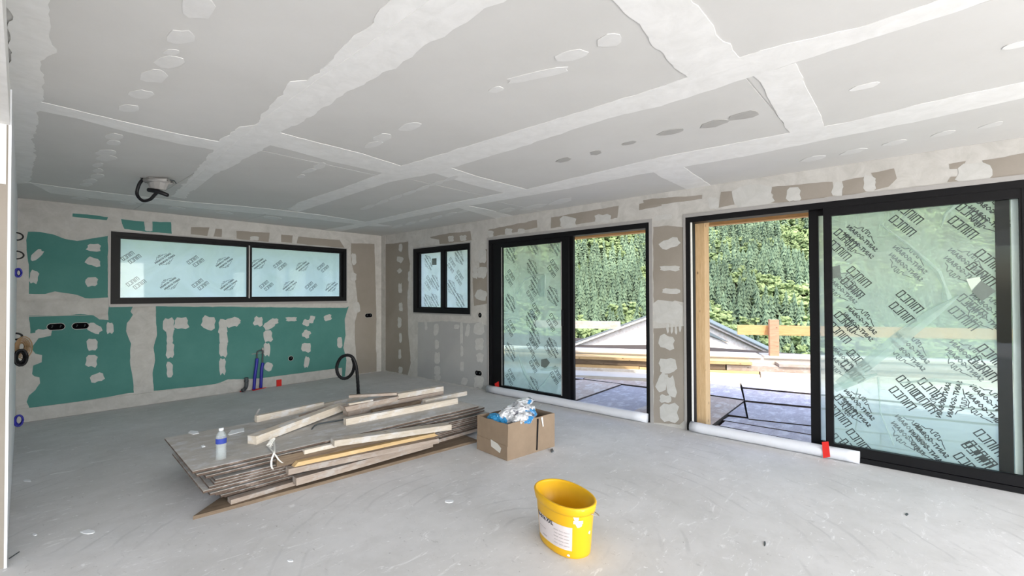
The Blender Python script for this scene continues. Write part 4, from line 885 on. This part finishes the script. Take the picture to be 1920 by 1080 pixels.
# which way the camera lies, in bucket space
cd = math.atan2(-bc[1], -bc[0])-bk.rotation_euler.z
tl0 = cd
def tl(f): return f
T1 = math.radians(60); T0 = math.radians(148)
def arc(t0, t1, n=80):
    P = [ov(t0+(t1-t0)*i/n, .13) for i in range(n+1)]; L = [0]
    for a, b in zip(P, P[1:]): L.append(L[-1]+(b-a).length)
    return L
LA = arc(T1, T0); LT = LA[-1]
def t_of(s):
    for i in range(len(LA)-1):
        if LA[i+1] >= s: return T1+(T0-T1)*(i+(s-LA[i])/(LA[i+1]-LA[i]+1e-9))/80
    return T0
blabel = wrapmesh(T1, T0, .045, .172, .0012, 'bucket_label', M['label'], 30)
def wraptext(body, size, s0, z0, mat, bold=.0, name='printed_text'):
    v, f = text_mesh(body, size, bold); mb = MB(); mb.add([ov(t_of(max(0, min(LT, s0+x))), z0+y, 1, .0022) for x, y, z in v], f); return mb.obj(name, mat, blabel)
wraptext('Rock in XXL', .030, .085, .152, M['ink2'], .0012)
for i in range(5):
    for j in range(3): wraptext('mmm' if (i+j) % 2 else 'mmmm', .011, LT-.03-j*.034, .135-i*.018, M['inkg'])
wraptext('mm mm mmm', .012, .06, .10, M['inkg']); wraptext('mmmmm', .012, .08, .062, M['ink2'])
blobs = MB(); 
t_ = T0
wrapmesh(T0+.03, T0+.42, .195, .212, .0015, 'filler_smear', M['label'], 6)
for s0_, z_, r_ in ((LT+.02, .225, .020), (LT+.03, .195, .024), (LT+.10, .135, .014), (LT-.02, .020, .012)):
    L2 = arc(T1, T0+1.2); P = [ov(T1+(T0+1.2-T1)*i/80, .13) for i in range(81)]
    def t2(s): return T1+(T0+1.2-T1)*min(range(81), key=lambda i: abs(L2[i]-s))/80
    n = 10; mb = MB(); vs_ = [ov(t2(s0_), z_, 1, .0016)]+[ov(t2(s0_)+r_*random.uniform(.6, 1.3)*math.cos(6.283*i/n)/.17, z_+r_*random.uniform(.4, .9)*math.sin(6.283*i/n), 1, .0016) for i in range(n)]
    mb.add(vs_, [(0, i+1, (i+1) % n+1) for i in range(n)]); mb.obj('filler_smear', M['label'], bk)
# wire handle hanging down at the right end of the oval
hp = [ov(math.pi+.0, .245, 1, .012)]
mb = MB(); e1 = ov(-math.pi/2+.35+math.pi*0, .25, 1, .012)
tt0, tt1 = math.radians(186), math.radians(-5)
P = []
for i in range(17):
    s_ = i/16; t = tt0+(math.radians(360)+tt1-tt0)*s_
    q = ov(t, .245, 1, .018+.012*math.sin(math.pi*s_)); q.z -= .075*math.sin(math.pi*s_); P.append(q)
mb.tube(P, .0022, 6); mb.obj('wire_handle', M['grey'], bk, True)
# ------------------------------------------------------------------ electrics, pipes
def socket(kind, px, py, wpx, lab, double=True):
    c = bw(px, py) if kind == 'b' else rw(px, py); o = empty('socket_box', tuple(c), label=lab, category='socket box')
    if kind == 'b': A = Vector((1, 0, 0)); Nn = Vector((0, -1, 0))
    else: A = Vector((0, -1, 0)); Nn = Vector((-1, 0, 0))
    Z = Vector((0, 0, 1)); r = .036; hx = .036 if double else 0
    def ringpts(rr): 
        P = []
        for i in range(24):
            t = 2*math.pi*i/24; q = A*(rr*math.cos(t)+math.copysign(hx, math.cos(t)))+Z*(rr*math.sin(t)); P.append(q)
        return P
    mb = MB(); a, b = ringpts(r), ringpts(r+.005); n = 24
    vs_ = [q+Nn*.007 for q in a]+[q+Nn*.007 for q in b]+[q+Nn*.0005 for q in b]+[q+Nn*.0005 for q in a]
    fs = [(j*n+i, j*n+(i+1) % n, ((j+1) % 4)*n+(i+1) % n, ((j+1) % 4)*n+i) for j in range(4) for i in range(n)]; mb.add(vs_, fs); mb.obj('box_rim', M['fill'], o)
    mb = MB(); mb.prism([q+Nn*.0004 for q in a], Nn*.004); mb.obj('box_recess', M['hole'], o)
    for s_ in ((-1, 1) if double else (0,)):
        mb = MB(); c2_ = A*(.034*s_); mb.tube(curve([c2_+Nn*.001-Z*.01, c2_+Nn*.015, c2_+Nn*.012+Z*.012+A*.008, c2_+Nn*.002+Z*.016], 4), .004, 6); mb.obj('wire', M['dkgrey'], o)
    return o
socket('b', 105, 612.5, 0, 'left double black socket box in the green board under the long window')
socket('b', 151, 611, 0, 'right double black socket box in the green board under the long window')
socket('b', 691, 591.5, 0, 'double black socket box in the beige board near the room corner')
socket('b', 545, 672, 0, 'single black socket box in the green board right of the blue pipes', False)
socket('r', 900.5, 591, 0, 'single black socket box beside the small window, next to the door', False)
socket('r', 897.5, 699.5, 0, 'double black socket box low on the wall beside the left door')
# sheathed water pipes
wp = empty('water_pipes', tuple(bw(480, 722, WY-.03)), label='two blue sheathed water pipes rising to a steel bracket on the green wall', category='pipes'); ow_ = Vector(wp.location)
f3 = lambda x, y, o=.05: bw(x, y, WY-o)
for a in ([(476, 730), (478, 705), (481, 683), (482, 672)], [(489, 727), (490, 705), (491, 690), (493, 680)]):
    P = curve([f3(x, y) for x, y in a], 5); mb = MB(); mb.tube(P, .021, 10); mb.obj('blue_sheath', M['blue'], wp, True, org=ow_)
for a in ([(482, 673), (482, 662), (485, 658), (492, 657)], [(492, 681), (492.5, 668), (493, 657)]):
    P = curve([f3(x, y, .035) for x, y in a], 5); mb = MB(); mb.tube(P, .011, 8); mb.obj('inner_pipe', M['dkgrey'], wp, True, org=ow_)
mb = MB(); mb.tube([f3(472, 664, .025), f3(496, 661, .025)], .005, 6); mb.tube([f3(493, 652, .02), f3(493, 662, .02)], .018, 8); mb.obj('steel_bracket', M['grey'], wp, org=ow_)
dp_ = empty('drain_pipe', tuple(f3(462, 733, .06)), label='short dark grey drain pipe with a bend at the floor, left of the blue pipes', category='pipe'); od = Vector(dp_.location)
mb = MB(); mb.tube(curve([f3(462, 708, .05), f3(462, 722, .05), f3(459, 729, .07), f3(455, 732, .12)], 5), .026, 12); mb.obj('pipe_body', M['dkgrey'], dp_, True, org=od)
mb = MB(); mb.tube([f3(462, 713, .05), f3(462, 716, .05)], .030, 12); mb.obj('pipe_socket', M['dkgrey'], dp_, True, org=od)
def tape(pxs, lab, h=.008):
    P = [fl(x, y, .002) for x, y in pxs]; c = sum(P, Vector())/len(P); mb = MB(); mb.prism(P, (0, 0, h)); mb.obj('red_tape', M['red'], org=c, label=lab, category='tape').location = c
tape([(449, 733), (455, 729), (461, 731), (458, 734), (450, 735)], 'red tape scrap on the floor at the foot of the drain pipe')
tape([(472, 731), (490, 727), (512, 720), (528, 718), (527, 724), (510, 724), (495, 728), (474, 733)], 'long strip of red tape on the floor at the foot of the blue pipes')
c = bw(523, 718, WY-.02); mb = MB(); mb.box((-.035, -.012, -.06), (.035, .012, .05)); mb.obj('red_tape', M['red'], label='folded red tape end standing against the wall base', category='tape').location = c
# black conduit loop standing from the floor
cb = fl(672, 741); lo = empty('conduit_loop', tuple(cb), label='black flexible conduit rising from the floor and curled into a loop', category='conduit')
Dq = (cb-Vector((0, 0, CH))).dot(_F)
cdv = lambda x, y, k=0: at_depth(x, y, Dq+k)
pts = [cdv(672, 740), cdv(671, 720), cdv(669, 695), cdv(666, 680), cdv(660, 669), cdv(650, 666), cdv(639, 671), cdv(632, 685), cdv(633, 700), cdv(641, 709, .03), cdv(652, 708, .05), cdv(661, 698, .05), cdv(664, 684, .04), cdv(661, 672, .03)]
mb = MB(); P = curve(pts, 6); mb.tube(P, [.021+.002*(i % 2) for i in range(len(P))], 10); mb.obj('corrugated_tube', M['blackp'], lo, True, org=cb)
mb = MB(); mb.tube([cdv(672, 744), cdv(672, 738)], .029, 10); mb.obj('collar', M['blackp'], lo, org=cb)
# cables hanging out of the left wall
def lw(y, z, out): 
    x = .066+(y-3.56)*(.19-.062)/(WY-3.56); return Vector((x+out, y, z))
def lwp(px, py, out=.05):
    """a point on a plane a little in front of the left wall"""
    best = None
    for i in range(400):
        y = 3.7+i*.0094; q = lw(y, 0, out); v = q; D = v.x*_F.x+v.y*_F.y
        d = _dir(px, py)
        k = abs((q.x/q.y)-(d.x/d.y))
        if best is None or k < best[0]: t = q.y/d.y; best = (k, Vector((q.x, q.y, CH+d.z*t)))
    return best[1]
def cableloop(y, z, r, mat, lab, n=1, wire=.006, out=.06, name='cable_loop', rz_=1.0):
    o = empty(name, tuple(lw(y, z, 0)), label=lab, category='cable'); base = Vector(o.location)
    for k in range(n):
        mb = MB(); rr_ = r*(1-.12*k+random.uniform(-.08, .08)); P = []
        for i in range(15):
            t = math.pi*(-.5+1*i/14) if n == 1 else 2*math.pi*i/14
            P.append(lw(y+random.uniform(-.003, .003)+k*.02, z+rr_*math.sin(t)*rz_, max(.004, (out*math.cos(t) if n == 1 else rr_*(1+math.cos(t))*.55)+.004*k)))
        mb.tube(P, wire, 6); mb.obj('cable', M[mat], o, True, org=base)
    return o
def lwy(px): return None
# the wall is seen edge on: distances chosen so that the loops stand clear of its white skim
cableloop(6.3, bw(27, 443, 6.3).z, .035, 'blackp', 'short black cable loop highest on the left wall', 1, .007, .045)
cableloop(6.3, bw(27, 478, 6.3).z, .035, 'blackp', 'second black cable loop from the top of the left wall', 1, .007, .05)
cableloop(5.6, bw(22, 511, 5.6).z, .035, 'blue', 'small dark blue cable tangle on the left wall', 3, .006, .03)
cableloop(6.3, bw(27, 631, 6.3).z, .03, 'blackp', 'short black cable loop just above the tan coil', 1, .009, .045)
cableloop(6.2, bw(42, 652, 6.2).z, .10, 'tan', 'coil of tan cable hanging on the left wall', 7, .005, .05, 'cable_coil')
cableloop(6.0, bw(33, 671, 6.0).z, .075, 'blackp', 'coil of black cable hanging below the tan coil', 4, .011, .05, 'cable_coil')
cableloop(6.3, bw(27, 790, 6.3).z, .05, 'blue', 'blue cable loops low on the left wall', 3, .008, .03)
# crumpled transformer hanging from the ceiling
cp = cl(296, 333); tb = empty('ceiling_transformer', (cp.x, cp.y, H), label='metal ceiling junction bundle with a black cable loop hanging from the ceiling', category='junction box')
ax = math.atan2(CR.y, CR.x)
mb = MB()
for i in range(6):
    mb.tube([(-.10, -.035+.014*i, -.03-.008*(i % 2)), (.11, -.035+.014*i, -.03-.008*(i % 2))], .016, 8)
o = mb.obj('insulated_sleeve', M['grey'], tb, True); o.rotation_euler = (0, 0, ax)
mb = MB(); mb.lathe([(.0, 0), (.065, -.002), (.07, -.03), (.05, -.10), (.0, -.11)], 12, 0, 1.5, .7); o = mb.obj('foil_cover', M['grey'], tb); o.rotation_euler = (.2, .15, ax)
mb = MB(); mb.tube(curve([(-.13, 0, -.01), (-.17, 0, -.06), (-.19, 0, -.15), (-.14, 0, -.21), (-.07, 0, -.20), (-.02, 0, -.15), (.02, 0, -.12)], 5), .014, 8); o = mb.obj('black_cable', M['blackp'], tb, True); o.rotation_euler = (0, 0, ax)
mb = MB(); mb.tube([(-.08, -.01, -.115), (.0, -.01, -.125), (.10, -.01, -.165)], [.018, .022, .016], 8); o = mb.obj('cable_gland', M['blackp'], tb, True); o.rotation_euler = (0, 0, ax)
mb = MB(); mb.tube([(-.16, 0, -.002), (-.10, 0, -.03)], .004, 5); mb.tube([(.10, 0, -.02), (.15, .0, -.03), (.17, 0, -.055)], .005, 5); o = mb.obj('spring_clip', M['dkgrey'], tb); o.rotation_euler = (0, 0, ax)
# ------------------------------------------------------------------ crumbs on the screed
crumbs = [(842,940,10,3,'narrow white plaster flake on the floor left of the bucket','white'),(1700,965,3,2,'tiny dark chip on the floor in front of the large door','dkgrey'),(1434,1020,2,4,'tiny dark splinter on the floor at the bottom right','dkgrey'),(545,1052,6,2,'white flake on the floor at the bottom edge','white'),
          (65,1003,4,2,'white crumb on the floor by the left partition','white'),(165,998,16,4,'flat white plaster flake on the floor, lower left','white'),(385,958,6,3,'white pebble on the floor at the tip of the nearest plank','white'),(52,902,8,2,'white flake near the left wall','white')]
for x, y, a, b, lab, mt in crumbs:
    P = [fl(x+a*math.cos(t)*random.uniform(.7, 1.2), y+b*math.sin(t)*random.uniform(.7, 1.2)) for t in [i*math.pi/4 for i in range(8)]]
    c = sum(P, Vector())/8; mb = MB(); mb.prism(P, (0, 0, .004)); mb.obj('floor_crumb', M[mt], org=c, label=lab, category='debris').location = c
mb = MB(); a, b = fl(12, 1050), fl(36, 1036); mb.tube([a+Vector((.01, 0, .004)), b+Vector((0, 0, .004))], .003, 5); mb.obj('nail', M['dkgrey'], org=a, label='dark nail on the floor at the foot of the left partition', category='nail').location = a
